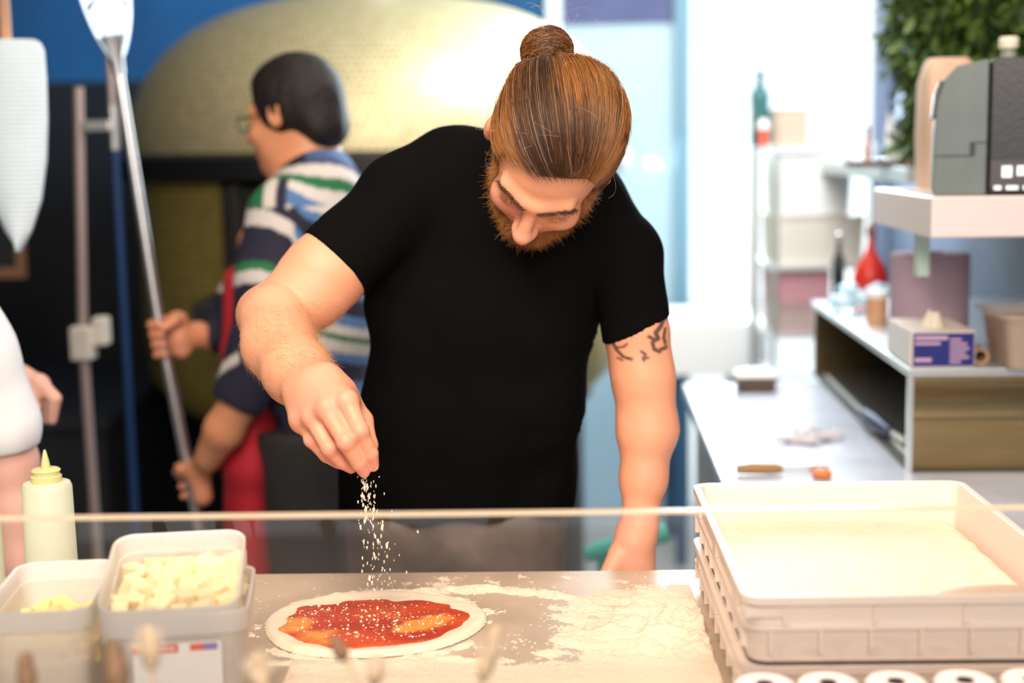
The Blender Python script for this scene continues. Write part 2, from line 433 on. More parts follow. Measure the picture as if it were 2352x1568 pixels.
bp = thing('blue_pole', (pb0[0], pb0[1], 0), 'slim dark blue pole with steel top clipped beside the grey pole', 'pole')
zt = W(253, 335, 3.66)[2]
MB().tube([(0, 0, 0), (0, 0, zt)], .011, 12).build('shaft', m_bluep, bp, True)
MB().tube([(0, 0, zt), (0, 0, pb0[2]+.1)], .009, 12).build('steel_tip', m_pink, bp, True)
MB().tube([(0, 0, zt-.01), (0, 0, zt+.1)], .013, 12).build('collar', m_steel, bp, True)

# round turning peel held by the man at the oven
hT = W(270, 150, 3.02); hM = W(365, 740, 3.02); hB = W(462, 1230, 3.02)
tp = thing('turning_peel', tuple(hB), 'long steel turning peel with a round slotted head held by the man in stripes', 'pizza peel')
o0 = np.array(tp.location)
MB().tube([hB-o0, hM-o0, hT-o0], [.0125, .0125, .0105], 14).build('shaft', m_steel, tp, True)
ax = (hT-hB)/np.linalg.norm(hT-hB)
hd = MB(); cn = hT-o0+ax*.16
side = np.cross(ax, [0.25, -1, 0.0]); side /= np.linalg.norm(side)
side = side*math.cos(.95)+np.cross(ax, side)*math.sin(.95)
nrm = np.cross(ax, side)
V = []; Fc = []; seg = 60
def hp(a, r):  # head outline, long neck towards the shaft
    x = math.cos(a)*r; y = math.sin(a)*r
    y2 = y*.115*(1 if y > 0 else 1.35); wd = .088*(1-.30*max(0, -y/1.0)**1.5)
    return cn+side*x*wd+ax*y2
rings = [(1.0, .0), (.93, .0), (.93, 0), (.5, 0)]
for zf in (.0012, -.0012):
    for rr in (1.0, .9, .55, .3, .02):
        for k in range(seg): V.append(hp(2*PI*k/seg, rr)+nrm*zf)
for sidei in (0, 1):
    b0 = sidei*5*seg
    for j in range(4):
        for k in range(seg):
            if j in (1, 2) and k % 3 == 0: continue      # the slots
            k2 = (k+1) % seg; f_ = (b0+j*seg+k, b0+j*seg+k2, b0+(j+1)*seg+k2, b0+(j+1)*seg+k); Fc.append(f_ if sidei == 0 else f_[::-1])
for k in range(seg): Fc.append((k, (k+1) % seg, 5*seg+(k+1) % seg, 5*seg+k))
obj('slotted_head', V, Fc, mat('bright_aluminium', (.58, .62, .66), .35, metal=.75), tp)
MB().tube([hT-o0-ax*.02, hT-o0+ax*.02, hT-o0+ax*.06], [.013, .016, .03], 14).build('socket', m_steel, tp, True)

# ribbed paddle at the left edge
pc = W(18, 92, 2.75)
pd = thing('peel', tuple(pc), 'pale ribbed shield-shaped peel hanging by a wooden handle at the left edge', 'pizza peel')
u = PXM(2.75); V = []; Fc = []
out = [(-82, 0), (-60, 0), (60, 0), (74, 6), (82, 25), (83, 90), (80, 180), (72, 270), (55, 360), (28, 430), (0, 475), (-28, 430), (-55, 360), (-72, 270), (-80, 180), (-83, 90), (-82, 25), (-74, 6)]
rows = 46
def halfw(y):
    pts = [(0, 62), (6, 74), (25, 82), (90, 83), (180, 80), (270, 72), (360, 55), (430, 28), (475, 1)]
    return np.interp(y, [p[0] for p in pts], [p[1] for p in pts])
for i in range(rows*2+1):
    y = 475*i/(rows*2); hw = halfw(y)
    for j in range(9):
        t = -1+2*j/8; V.append((t*hw*u, -.012-.018*(1-t*t)-(.0045 if i % 2 else 0), -y*u))
n = len(V); V += [(v[0], v[1]+.012, v[2]) for v in V]
for i in range(rows*2):
    for j in range(8):
        a = i*9+j; Fc.append((a, a+1, a+10, a+9)); Fc.append((n+a, n+a+9, n+a+10, n+a+1))
    Fc.append((i*9, i*9+9, n+i*9+9, n+i*9)); Fc.append((i*9+8, n+i*9+8, n+i*9+17, i*9+17))
obj('blade', V, Fc, mat('pale_mint_enamel', (.74, .84, .90), .35, var=.04), pd)
MB().tube([(.0, -.01, -.02), (.0, -.01, .55)], .0115, 12).build('handle', mat('warm_wood', (.5, .27, .16), .5, var=.2, vscale=20), pd, True)
fr = thing('picture_frame', tuple(W(-60, 540, 4.2)), 'brown wooden frame on the dark wall at the left edge', 'frame')
uu = PXM(4.2); fm = MB(); fm.box((-130*uu, 0, -100*uu), (112*uu, .02, -76*uu)); fm.box((92*uu, 0, -76*uu), (112*uu, .02, 160*uu)); fm.box((-130*uu, 0, -76*uu), (-112*uu, .02, 160*uu)); fm.box((-130*uu, 0, 160*uu), (112*uu, .02, 180*uu))
fm.build('moulding', mat('brown_wood', (.22, .11, .05), .5, var=.2), fr)
box_obj('panel', (-112*uu, .005, -76*uu), (92*uu, .015, 160*uu), m_black, fr)
# ================================================================== RIGHT-HAND PREP COUNTER
m_stone = mat('pale_blue_marble', (.60, .65, .75), .22, var=.14, vscale=6, bump=.02)
m_stain = mat('stainless_sheet', (.40, .29, .14), .2, metal=.97, var=.06, stretch=(1, 14, 14))  # warm brown in the base colour imitates reflected surroundings
m_stainb = mat('stainless_bright', (.80, .84, .86), .3, metal=.85)
TZ = .92
a_ = toR(G(1650, 1090, TZ)); b_ = toR(G(1570, 880, TZ)); xl = a_[0]; yb_ = b_[1]
ct = thing('prep_counter', RF(.8, 2.9, 0), 'long pale marble prep counter running back along the right wall', 'counter')
def cbox(name, a, b, m, par, bev=0, base=(.8, 2.9)):
    return box_obj(name, (a[0]-base[0], a[1]-base[1], a[2]), (b[0]-base[0], b[1]-base[1], b[2]), m, par, bevel=bev)
ct.rotation_euler.z = -RY
cbox('marble_top', (xl, 2.14, TZ-.03), (1.175, yb_, TZ), m_stone, ct, .004)
cbox('cabinet_body', (xl+.03, 2.18, .0), (1.17, yb_-.05, TZ-.031), mat('grey_cabinet', (.62, .66, .68), .5), ct, .004)
# stainless shelf box on it, open to the left
e = toR(G(2085, 1085, TZ)); f_ = toR(G(1870, 860, TZ)); x0 = e[0]; y0 = e[1]; y1 = f_[1]; H = .195
su = thing('stainless_shelf_box', RF(x0, y0, TZ), 'long stainless steel box shelf, open towards the left, standing on the marble counter', 'shelf'); su.rotation_euler.z = -RY
D_ = y1-y0; X_ = 1.172-x0
box_obj('top_plate', (-.006, -.012, H-.016), (X_, D_, H), m_stainb, su, bevel=.003)
pz_ = [(.002, 0), (.05, .002), (.085, .001), (.094, -.0035), (.101, -.004), (.108, -.001), (.113, .001), (.14, .0035), (.165, .002), (H-.017, 0)]  # bowed section with a bead, shaped so the reflections vary
ep = MB(); npz = len(pz_)
ep.add([(x_, y_-.002, z_) for x_ in (0, X_) for z_, y_ in pz_]+[(x_, .007, z_) for x_ in (0, X_) for z_, y_ in pz_], [(i, npz+i, npz+i+1, i+1) for i in range(npz-1)]+[(2*npz+i, 2*npz+i+1, 3*npz+i+1, 3*npz+i) for i in range(npz-1)]+[(0, 2*npz, 3*npz, npz), (npz-1, 2*npz-1, 4*npz-1, 3*npz-1)])
ep.build('end_panel', m_stain, su, True, angle=False)
box_obj('end_panel', (0, D_-.02, 0.002), (X_, D_-.01, H-.017), m_stain, su)
box_obj('back_panel', (X_-.012, .007, 0.002), (X_-.002, D_-.021, H-.017), m_blk, su)
box_obj('bottom_plate', (0, .007, 0.001), (X_-.013, D_-.021, .008), mat('shaded_inner_steel', (.12, .11, .10), .5, metal=.5), su)  # steel coloured dark to imitate shade inside the open box
MB().box((-.004, -.006, 0), (.006, .006, H-.017)).build('corner_edge', m_stainb, su)
MB().tube([(.02, .05, .012), (.02, D_-.1, .012)], .006, 8).build('front_rail', m_steel, su)
def on(p_, label, name, cat, group=None, rot=0): 
    t = thing(name, tuple(p_), label, cat, group); t.rotation_euler.z = -RY+rot; return t
# knife with wooden handle and orange scrap on the marble
k = on(G(1690, 1090, TZ), 'wooden-handled knife lying on the marble counter behind the dough crate', 'knife', 'knife')
MB().tube([(0, 0, .010), (.03, 0, .012), (.07, 0, .011), (.085, 0, .010)], [.009, .011, .010, .007], 10).build('handle', mat('honey_wood', (.42, .22, .08), .45), k, True)
MB().box((.085, -.001, .002), (.17, .003, .018)).build('blade', m_stainb, k)
oc = G(1888, 1097, TZ)
o = MB().lathe([(.004, 0), (.016, .002), (.018, .010), (.010, .016), (.002, .017)], seg=16).build('orange_peel_piece', mat('carrot_orange', (.8, .22, .05), .5), None, True, loc=tuple(oc)); tag(o, 'small orange scrap beside the knife blade on the marble counter', 'food scrap')
# flat tin with white cloth, at the far end
t = on(G(1735, 895, TZ), 'shallow dark tin with a white folded cloth at the far end of the marble counter', 'tin', 'tin')
MB().rloft([(.09, .08, .02, 0), (.10, .09, .02, .028), (.115, .10, .02, .034), (.112, .098, .02, .036)], 5).build('tin_body', mat('dark_bronze', (.16, .11, .08), .4, metal=.6), t, True)
MB().rloft([(.105, .09, .02, .037), (.10, .085, .03, .046), (.06, .05, .02, .052)], 5).build('cloth', m_white, t, True)
# crumpled cloth
S_ = SDF(); c0 = G(1870, 1010, TZ)
for i in range(14):
    p = c0+np.array([random.uniform(-.05, .06), random.uniform(-.05, .05), .004+random.random()*.008]); q_ = p+np.array([random.uniform(-.05, .05), random.uniform(-.04, .04), random.uniform(-.003, .008)])
    S_.u(cone(p, q_, .006, .004), .012)
V, Q = S_.mesh(c0-[.14, .14, .03], c0+[.14, .14, .06], .004)
V[:, 2] = np.maximum(V[:, 2], TZ+.0005)
o = obj('crumpled_cloth', V, Q, mat('lilac_grey_cloth', (.62, .58, .62), .8, bump=.2), smooth=True); origin_to(o, c0); tag(o, 'crumpled grey cloth lying on the marble counter beside the stainless box', 'cloth')
# utensils inside the box shelf
c1 = G(2010, 985, TZ+.012)
t = on(c1, 'dark blue handled brush with pale tip lying inside the stainless box shelf', 'brush', 'brush')
MB().tube([(0, .1, .012), (.0, 0, .014), (.01, -.10, .012)], [.015, .02, .012], 10).build('handle', mat('dark_blue_plastic', (.02, .03, .09), .4), t, True)
MB().tube([(.012, -.10, .014), (.02, -.21, .016)], [.007, .009], 8).build('tip', m_steel, t, True)
# --------------- things on top of the stainless box
TT = TZ+H
def gt(px, py): return G(px, py, TT)
m_lab = mat('deep_blue_card', (.012, .016, .16), .45)
t = on(gt(2092, 846), 'tissue-style glove box with deep blue printed front, glove tip poking out, on the steel shelf', 'glove_box', 'box')
bw_ = 140*PXM(2.66); bh = 82*PXM(2.66)
box_obj('carton', (0, 0, 0), (bw_, .20, bh), mat('glove_carton', (.66, .56, .50), .6), t, bevel=.003)
box_obj('front_panel', (.003, -.0015, .004), (bw_-.003, -.0004, bh-.003), m_lab, t)
box_obj('side_panel', (-.0012, .004, .004), (-.0003, .196, bh-.004), m_white, t)
PL_ = ((.006, .052, .058, .007), (.006, .043, .045, .005), (.006, .012, .03, .007), (.068, .05, .02, .004), (.068, .042, .030, .004), (.068, .034, .034, .004), (.068, .026, .028, .004), (.068, .018, .034, .004), (.068, .010, .02, .004))
for (x, y, l, h_) in PL_: box_obj('printed_line', (x, -.0026, y), (min(x+l, bw_-.006), -.0016, y+h_), mat('pink_print', (.55, .35, .5), .5), t)
S_ = SDF()
for i in range(7):
    a = i*.9; S_.u(cone((.055+.012*math.cos(a), .08+.03*math.sin(a), bh-.002), (.058+.008*math.cos(a), .08+.01*math.sin(a), bh+.02+.008*random.random()), .008, .003), .006)
V, Q = S_.mesh((0, 0, bh-.01), (.12, .16, bh+.05), .003); obj('glove_tip', V, Q, mat('cream_latex', (.75, .68, .55), .6), t, True)
# wide purple grey paper roll
rp = gt(2132, 783); rr = 88*PXM(rp[1]+.02)
t = on(rp, 'large mauve grey paper roll standing behind the glove box on the steel shelf', 'paper_roll', 'paper roll')
hr = 205*PXM(rp[1]); m_mauve = mat('mauve_paper', (.42, .30, .36), .85, var=.06, bump=.1, bscale=60)
MB().lathe([(rr-.003, 0), (rr, .003), (rr, hr-.004), (rr-.004, hr), (.028, hr-.001), (.026, hr-.02)], seg=56).build('paper', m_mauve, t, True)
MB().lathe([(.026, .005), (.026, hr+.001), (.022, hr+.001), (.022, hr-.03)], seg=30).build('core', mat('card_core', (.3, .2, .15), .8), t, True)
# amber jar
t = on(gt(2014, 742), 'small amber jar standing left of the mauve paper roll on the steel shelf', 'jar', 'jar')
jr = 25*PXM(3.2); MB().lathe([(jr*.9, 0), (jr, .004), (jr, .05), (jr*.95, .058)], seg=28).build('jar_body', mat('amber_jar', (.62, .33, .18), .35), t, True)
MB().lathe([(jr*1.0, .058), (jr*1.02, .06), (jr*1.02, .07), (jr*.9, .073)], seg=28).build('lid', m_white, t, True)
# crumpled cling film bundle
c0 = gt(1985, 700); c0[1] -= .12; c0[0] -= .03; S_ = SDF(); uu = PXM(3.5)
for i in range(20):
    p = c0+np.array([random.uniform(-55, 45)*uu, random.uniform(-.04, .04), (8+random.random()*42)*uu]); q_ = p+np.array([random.uniform(-45, 45)*uu, 0, random.uniform(-8, 14)*uu])
    S_.u(cone(p, q_, .014, .007), .008)
V, Q = S_.mesh(c0-[.16, .1, .02], c0+[.16, .1, .12], .005)
V[:, 2] = np.maximum(V[:, 2], TT+.001)
o = obj('film_bundle', V, Q, mat('pale_blue_film', (.50, .72, .86), .15, spec=.9), smooth=True); origin_to(o, c0); tag(o, 'crumpled shiny pale blue plastic film bundle below the red bottle', 'plastic film')
# red onion shaped bottle
rb = W(1998, 690, 3.60); rb[2] = TT+.0005; uu = PXM(rb[1])
t = on(rb, 'bright red onion-shaped bottle with a thin neck below the white shelf', 'bottle', 'bottle')
MB().lathe([(22*uu, 0), (32*uu, 6*uu), (39*uu, 32*uu), (39*uu, 60*uu), (30*uu, 86*uu), (16*uu, 106*uu), (9*uu, 124*uu), (7*uu, 150*uu)], seg=36).build('glass_body', mat('glossy_red', (.62, .03, .02), .3), t, True)
MB().lathe([(8*uu, 148*uu), (11*uu, 152*uu), (10*uu, 172*uu), (3*uu, 178*uu)], seg=18).build('stopper', mat('brown_cork', (.3, .12, .06), .7), t, True)
db = W(1925, 690, 3.66); db[2] = TT+.0005; uu = PXM(db[1])
t = on(db, 'slim black bottle standing left of the red bottle', 'bottle', 'bottle')
MB().lathe([(13*uu, 0), (14*uu, 3*uu), (14*uu, 90*uu), (6*uu, 108*uu), (5*uu, 135*uu)], seg=24).build('glass_body', mat('black_glass', (.01, .02, .02), .2), t, True)
MB().lathe([(6.5*uu, 133*uu), (6.5*uu, 150*uu), (2*uu, 152*uu)], seg=16).build('cap', m_steel, t, True)
# cardboard tube + tub with brown crumbs
ctb = gt(2252, 838); rt = 20*PXM(ctb[1])
t = on(ctb, 'open cardboard tube lying beside the glove box', 'cardboard_tube', 'tube')
n = 28; V = []; Fc = []
for y in (0, .17):
    for r in (rt, rt*.66):
        for k in range(n): V.append((r*math.cos(2*PI*k/n), y, rt+r*math.sin(2*PI*k/n)))
for k in range(n):
    k2 = (k+1) % n
    Fc += [(k, k2, n+k2, n+k), (2*n+k, 3*n+k, 3*n+k2, 2*n+k2), (k, 2*n+k, 2*n+k2, k2), (n+k, n+k2, 3*n+k2, 3*n+k)]
obj('tube_wall', V, Fc, mat('kraft_card', (.38, .24, .14), .8), t)
tb = gt(2352, 834); uu = PXM(tb[1])
t = on(tb, 'clear tub of tan breadcrumbs at the right edge of the steel shelf', 'tub', 'tub')
MB().rloft([(120*uu, .16, .02, 0), (150*uu, .18, .02, 118*uu), (176*uu, .2, .02, 120*uu), (176*uu, .2, .02, 127*uu), (146*uu, .176, .02, 126*uu), (118*uu, .155, .02, 5*uu)], 5).build('clear_shell', mat('clear_plastic', (.75, .68, .6), .15, alpha=.35), t, True)
MB().rloft([(112*uu, .15, .02, 6*uu), (134*uu, .165, .02, 100*uu), (100*uu, .12, .02, 108*uu), (20*uu, .03, .01, 111*uu)], 5).build('breadcrumbs', mat('tan_crumbs', (.50, .29, .14), .9, bump=.6, bscale=60), t, True)

# --------------- thick white shelf on the wall, with the till printer
cr = W(2140, 452, 2.45); crR = toR(cr); zs = cr[2]; th = 95*PXM(2.45)
le = 0
sh = thing('wall_shelf', tuple(cr), 'thick white-pink wall shelf carrying the grey till printer', 'shelf')
p1_ = G(2007, 432, zs); rel = p1_-cr
# plan outline: near left corner, far left corner, back corners at the wall
far = (p1_[0]-cr[0], p1_[1]-cr[1])
wallx = 1.175
def wp(y): # point on the right wall at room y, relative
    q_ = RF(wallx, y, 0); return (q_[0]-cr[0], q_[1]-cr[1])
pl = [(0, 0), wp(crR[1]-.0), wp(toR(p1_)[1]+.05), far]
V = [(x, y, -th) for x, y in pl]+[(x, y, 0) for x, y in pl]
o = obj('shelf_board', V, [(3, 2, 1, 0), (4, 5, 6, 7)]+[(i, (i+1) % 4, 4+(i+1) % 4, 4+i) for i in range(4)], mat('pinkish_white_laminate', (.80, .68, .66), .3), sh)
b = o.modifiers.new('bevel', 'BEVEL'); b.width = .004; b.segments = 3
br_ = W(2122, 560, 2.7)-cr; box_obj('bracket', (br_[0]-.01, br_[1], -th-.09), (br_[0]+.012, br_[1]+.03, -th-.0005), mat('pale_green_bracket', (.55, .72, .62), .5), sh)
# printer: dark side body, grey curved face to the left
uu = PXM(2.5); P0 = W(2140, 448, 2.5); z0 = zs
pr = thing('till_printer', (P0[0], P0[1], z0), 'dark grey and black till receipt printer on the white wall shelf', 'printer', rotz=-.27)
m_pg = mat('printer_grey', (.13, .16, .155), .45, var=.1, vscale=12, bump=.1, bscale=200); m_pb = mat('printer_black', (.009, .007, .008), .35, bump=.06, bscale=150)
# profile in y-z seen from the left, extruded in x; the front face is turned towards the camera a little
wpx = 122; prof = [(0, 8), (0, 235), (10, 262), (30, 283), (60, 296), (105, 304), (122, 305), (122, 4), (112, 0), (4, 0)]
def prism(profile, yd0, yd1, name, m, par, bev=.003):
    V = [(x*uu, yd0, z*uu) for x, z in profile]+[(x*uu, yd1, z*uu) for x, z in profile]; n = len(profile)
    o = obj(name, V, [tuple(range(n)), tuple(range(2*n-1, n-1, -1))]+[(i, i+n, (i+1) % n+n, (i+1) % n) for i in range(n)], m, par)
    b = o.modifiers.new('bevel', 'BEVEL'); b.width = bev; b.segments = 3; b.limit_method = 'ANGLE'; return o
prism([(0, 10), (2, 150), (8, 215), (22, 262), (48, 290), (110, 303), (118, 303), (118, 3), (110, 0), (6, 0)], 0, .19, 'grey_side_cover', m_pg, pr)
prism([(118.5, 2), (118.5, 300), (135, 306), (330, 306), (330, 2)], -.004, .19, 'black_body', m_pb, pr, .006)
prism([(-4, 175), (2, 232), (14, 262), (22, 258), (12, 228), (6, 175)], .01, .18, 'lid_latch', mat('printer_mid_grey', (.10, .10, .11), .4), pr)
ln = MB(); ln.box((1*uu, -.0012, 88*uu), (80*uu, .0005, 91*uu)); ln.box((80*uu, -.0012, 88*uu), (92*uu, .0005, 120*uu)); ln.box((90*uu, -.0012, 117*uu), (118*uu, .0005, 120*uu)); ln.build('seam', m_pb, pr)
lb = MB(); lb.box((126*uu, -.0056, 18*uu), (230*uu, -.0045, 78*uu)); lb.build('port_recess', mat('port_dark', (.06, .045, .045), .3), pr)
sl = MB()
for i, (x, z, w_, h_) in enumerate(((150, 40, 22, 26), (182, 44, 34, 22), (134, 12, 16, 10), (160, 12, 26, 10), (196, 12, 30, 10))): sl.box((x*uu, -.0068, z*uu), ((x+w_)*uu, -.0057, (z+h_)*uu))
sl.build('ports', m_steel, pr)
for xx in (14, 104): box_obj('foot', (xx*uu, .006, -.0005), ((xx+22)*uu, .03, .003), m_pb, pr)
# tan paper bag behind, small pot, capped bottle on the printer
bgp = W(2170, 440, 2.85)
t = thing('paper_bag', (bgp[0], bgp[1], zs), 'tan paper bag standing behind the till printer', 'bag'); u2 = PXM(2.85)
S_ = SDF(); bm = MB().rloft([(112*u2, .09, .012, 0), (118*u2, .10, .012, 120*u2), (116*u2, .10, .02, 240*u2), (96*u2, .08, .03, 285*u2), (80*u2, .05, .02, 292*u2)], 5)
bm.build('bag_body', mat('tan_paper', (.72, .50, .36), .7, bump=.15), t, True)
cb = W(2316, 146, 2.6)
t = thing('capped_bottle', (cb[0], cb[1], zs+306*uu), 'small clear bottle with white cap standing on top of the printer', 'bottle')
MB().lathe([(.010, .001), (.013, .003), (.014, .012), (.012, .022)], seg=24).build('neck', mat('pale_glass', (.6, .66, .55), .15, alpha=.6), t, True)
MB().lathe([(.0165, .022), (.0172, .024), (.0172, .040), (.015, .043)], seg=24).build('cap', mat('cream_cap', (.85, .76, .62), .4), t, True)
# back steel shelf behind, at the same level
q1 = W(1945, 375, 4.0); q1r = toR(q1)
bs = thing('steel_wall_shelf', tuple(q1), 'pale steel wall shelf with pots behind the white shelf', 'shelf'); bs.rotation_euler.z = -RY
box_obj('shelf_board', (0, -.75, -.035), (1.17-q1r[0], .5, 0), mat('pale_steel', (.55, .60, .60), .35, metal=.4), bs, bevel=.003)
uu4 = PXM(3.6)
pt = W(2105, 378, 3.45); t = thing('plant_pot', (pt[0], pt[1], q1[2]), 'small square tan plant pot under the hanging greenery', 'plant pot')
MB().rloft([(.042, .042, .004, 0), (.055, .055, .005, .062), (.047, .047, .004, .061), (.044, .044, .004, .045)], 3).build('pot', mat('tan_clay', (.62, .46, .30), .8), t, True)
pt = W(2010, 372, 3.5); t = thing('brown_tray', (pt[0], pt[1], q1[2]), 'low dark brown tray on the steel wall shelf', 'tray')
MB().rloft([(.12, .1, .01, 0), (.14, .11, .012, .014), (.13, .10, .01, .013), (.12, .09, .01, .006)], 4).build('tray_body', mat('dark_brown_wood', (.13, .06, .045), .6), t)
for i, (px, h_, rad_, cl, nm, lb_) in enumerate(((2045, 118, 12, (.72, .68, .64), 'vase', 'tall pale vase on the steel wall shelf left of the greenery'), (2070, 95, 14, (.55, .45, .40), 'canister', 'grey brown canister beside the tall pale vase on the steel wall shelf'), (1992, 78, 8, (.55, .28, .22), 'spice_bottle', 'short russet bottle at the left end of the steel wall shelf'))):
    pt = W(px, 365, 3.75); t = thing(nm, (pt[0], pt[1], q1[2]), lb_, nm.replace('_', ' ')); v = PXM(3.75)
    m_ = mat(nm+'_glaze', cl, .4)
    MB().lathe([(rad_*v*.8, 0), (rad_*v*1.1, h_*.3*v), (rad_*v*.9, h_*.7*v), (rad_*v*.6, h_*.85*v), (rad_*v*.7, h_*v)], seg=24).build('vessel', m_, t, True)
    MB().lathe([(rad_*v*.5, h_*v), (rad_*v*.72, h_*v+.003), (rad_*v*.5, h_*v+.01)], seg=18).build('stopper', m_blk, t, True)

# --------------- trailing greenery on the right wall
def leafmesh(n, region, seed, size):
    r = np.random.default_rng(seed); V = []; Fc = []; cols = []
    for i in range(n):
        c, out = region(r); L = size*(.6+.8*r.random()); wdt = L*.36
        d = out+r.normal(size=3)*.55+np.array([0, 0, -.45]); d /= np.linalg.norm(d)
        s_ = np.cross(d, r.normal(size=3)); s_ /= np.linalg.norm(s_)+1e-9; nn = np.cross(d, s_)
        b = len(V)
        V += [c, c+d*L*.35+s_*wdt*.5-nn*L*.04, c+d*L*.35-s_*wdt*.5-nn*L*.04, c+d*L*.35+nn*L*.05, c+d*L*.75+s_*wdt*.3, c+d*L*.75-s_*wdt*.3, c+d*L-nn*L*.1]
        Fc += [(b, b+1, b+3), (b, b+3, b+2), (b+3, b+1, b+4), (b+3, b+4, b+6), (b+3, b+6, b+5), (b+3, b+5, b+2)]
        g_ = r.random(); cc = np.array([.025, .065, .018])*(1-g_)+np.array([.12, .20, .03])*g_
        cols += [cc*(.8+.4*r.random())]*7
    return V, Fc, np.array(cols)
pl0 = W(2210, 100, 3.35)
t = thing('trailing_plant', tuple(pl0), 'dense green trailing plant covering the wall above the printer', 'plant')
u3 = PXM(3.35)
def reg(r):
    while True:
        x = r.uniform(-150, 190); z = r.uniform(-235, 230)
        if z < -60 and x > -40: 
            if r.random() > .3: continue
        if z < -60 and x < -112: continue
        break
    y = r.normal()*.07
    return np.array([x*u3, y, z*u3]), np.array([-.35, -.8, 0])
V, Fc, cc = leafmesh(6500, reg, 3, .046)
o = obj('foliage', V, Fc, mat('leaf_green', (.1, .2, .05), .5, attr=True), t, cols=cc)
st = MB(); rr_ = random.Random(4)
for i in range(24):
    x = rr_.uniform(-140, 180)*u3; y = rr_.uniform(-.05, .08); zt_ = 230*u3
    st.tube([(x, y, zt_), (x+.02, y-.02, .05), (x+rr_.uniform(-.04, .04), y, rr_.uniform(-.2, -.05))], .0018, 5)
st.build('stems', mat('stem_green', (.08, .12, .03), .6), t)
V2, F2, c2 = leafmesh(16, lambda r: (np.array([r.uniform(-178, -140)*u3, r.normal()*.01, r.uniform(5, 30)*u3]), np.array([-.8, -.3, .2])), 5, .03)
obj('sprig', V2, F2, bpy.data.materials['leaf_green'], t, cols=c2)
sb = MB(); sb.box((-130*u3, .06, 235*u3), (200*u3, .24, 262*u3)); sb.build('trough', m_blk, t)

# --------------- far zone: white table, rack trolley and stock seen against the daylight
yt = 4.95; A = W(1520, 742, yt); B_ = W(1765, 742, yt)
wt = thing('white_table', (A[0], A[1], 0), 'plain white table with dark blue legs in front of the bright doorway', 'table'); zt_ = A[2]; wd = B_[0]-A[0]
box_obj('table_top', (-.09, 0, zt_-.19), (wd, .5, zt_), mat('white_laminate', (.9, .9, .9), .4), wt, bevel=.006)
for (lx, ly) in ((.075, .06), (.075, .44), (wd-.06, .06), (wd-.06, .44)):
    box_obj('leg', (lx-.02, ly-.02, 0), (lx+.02, ly+.02, zt_-.191), mat('table_leg_blue', (.02, .09, .19), .5), wt)
yr = 4.45; v = PXM(yr)
def far_pt(px, py, Y=yr): return W(px, py, Y)
R0 = far_pt(1778, 740); 
rk2 = thing('rack_trolley', (R0[0], R0[1], 0), 'tall pale wire rack trolley full of stock in front of the bright window', 'rack')
zts = far_pt(1778, 330)[2]; wR = 225*v
for (x, y) in ((0, 0), (wR, 0), (0, .4), (wR, .4)): MB().tube([(x, y, .0), (x, y, zts)], .009, 10).build('post', m_stainb, rk2, True)
shz = [far_pt(1778, p)[2] for p in (338, 612, 770, 880)]
for z in shz:
    s_ = MB(); s_.box((-.01, -.01, z-.012), (wR+.01, .41, z)); s_.build('wire_shelf', mat('chrome_shelf', (.8, .84, .86), .3, metal=.5), rk2)
def stock(name, px0, px1, py0, py1, m_, label, cat, d=.3, Y=yr, bev=.004, base=None, parts=None, group=None):
    a = far_pt(px0, py1, Y); b = far_pt(px1, py0, Y); z = base if base is not None else a[2]
    t_ = thing(name, (a[0], a[1]+.01, z), label, cat, group)
    w_ = b[0]-a[0]; h_ = (py1-py0)*PXM(Y)
    MB().rloft([(w_*.96, d*.96, .01, 0), (w_, d, .01, h_*.9), (w_, d, .01, h_)], 3, c=(w_/2, d/2)).build('box_body', m_, t_)
    MB().rloft([(w_*1.03, d*1.03, .012, h_+.0005), (w_*1.03, d*1.03, .012, h_+.008)], 3, c=(w_/2, d/2)).build('lid', parts or m_, t_)
    return t_
m_wp = mat('white_crate_plastic', (.88, .87, .86), .4)
m_pk = mat('pink_crate_plastic', (.60, .30, .34), .5); m_br = mat('carton_brown', (.55, .42, .32), .7)
stock('stock_crate', 1788, 1990, 498, 606, mat('beige_crate', (.74, .68, .60), .5), 'wide beige crate on the middle shelf of the rack trolley', 'crate', base=shz[1]+.001)
stock('stock_crate', 1795, 1960, 345, 480, m_wp, 'big white crate on the beige crate in the rack trolley', 'crate', base=shz[1]+.001+116*v)
stock('carton', 1785, 1862, 255, 335, m_br, 'small brown carton on top of the rack trolley', 'carton', d=.15, base=shz[0]+.001)
stock('white_carton', 1872, 1968, 215, 335, m_wp, 'tall white carton right of the brown carton on the rack trolley', 'carton', d=.2, base=shz[0]+.001)
stock('stock_crate', 1790, 1912, 700, 764, mat('rose_grey_crate', (.52, .38, .36), .5), 'rose grey crate at the bottom of the pink stack in the rack', 'crate', base=shz[2]+.001)
stock('stock_crate', 1788, 1912, 628, 694, m_pk, 'pink crate on top of the rose grey crate in the rack', 'crate', base=shz[2]+.001+72*v)
def bott(name, px, pyb, pyt, r, m_, label, Y=4.4, base=None, capm=None):
    a = far_pt(px, pyb, Y); v_ = PXM(Y); h_ = (pyb-pyt)*v_; z = base if base is not None else a[2]
    t_ = thing(name, (a[0], a[1], z), label, name.split('_')[-1]); r *= v_
    MB().lathe([(r*.9, 0), (r, h_*.04), (r, h_*.7), (r*.4, h_*.82), (r*.4, h_*.93)], seg=20).build('body', m_, t_, True)
    MB().lathe([(r*.48, h_*.93), (r*.48, h_*.99), (r*.3, h_)], seg=16).build('cap', capm or m_wp, t_, True); return t_
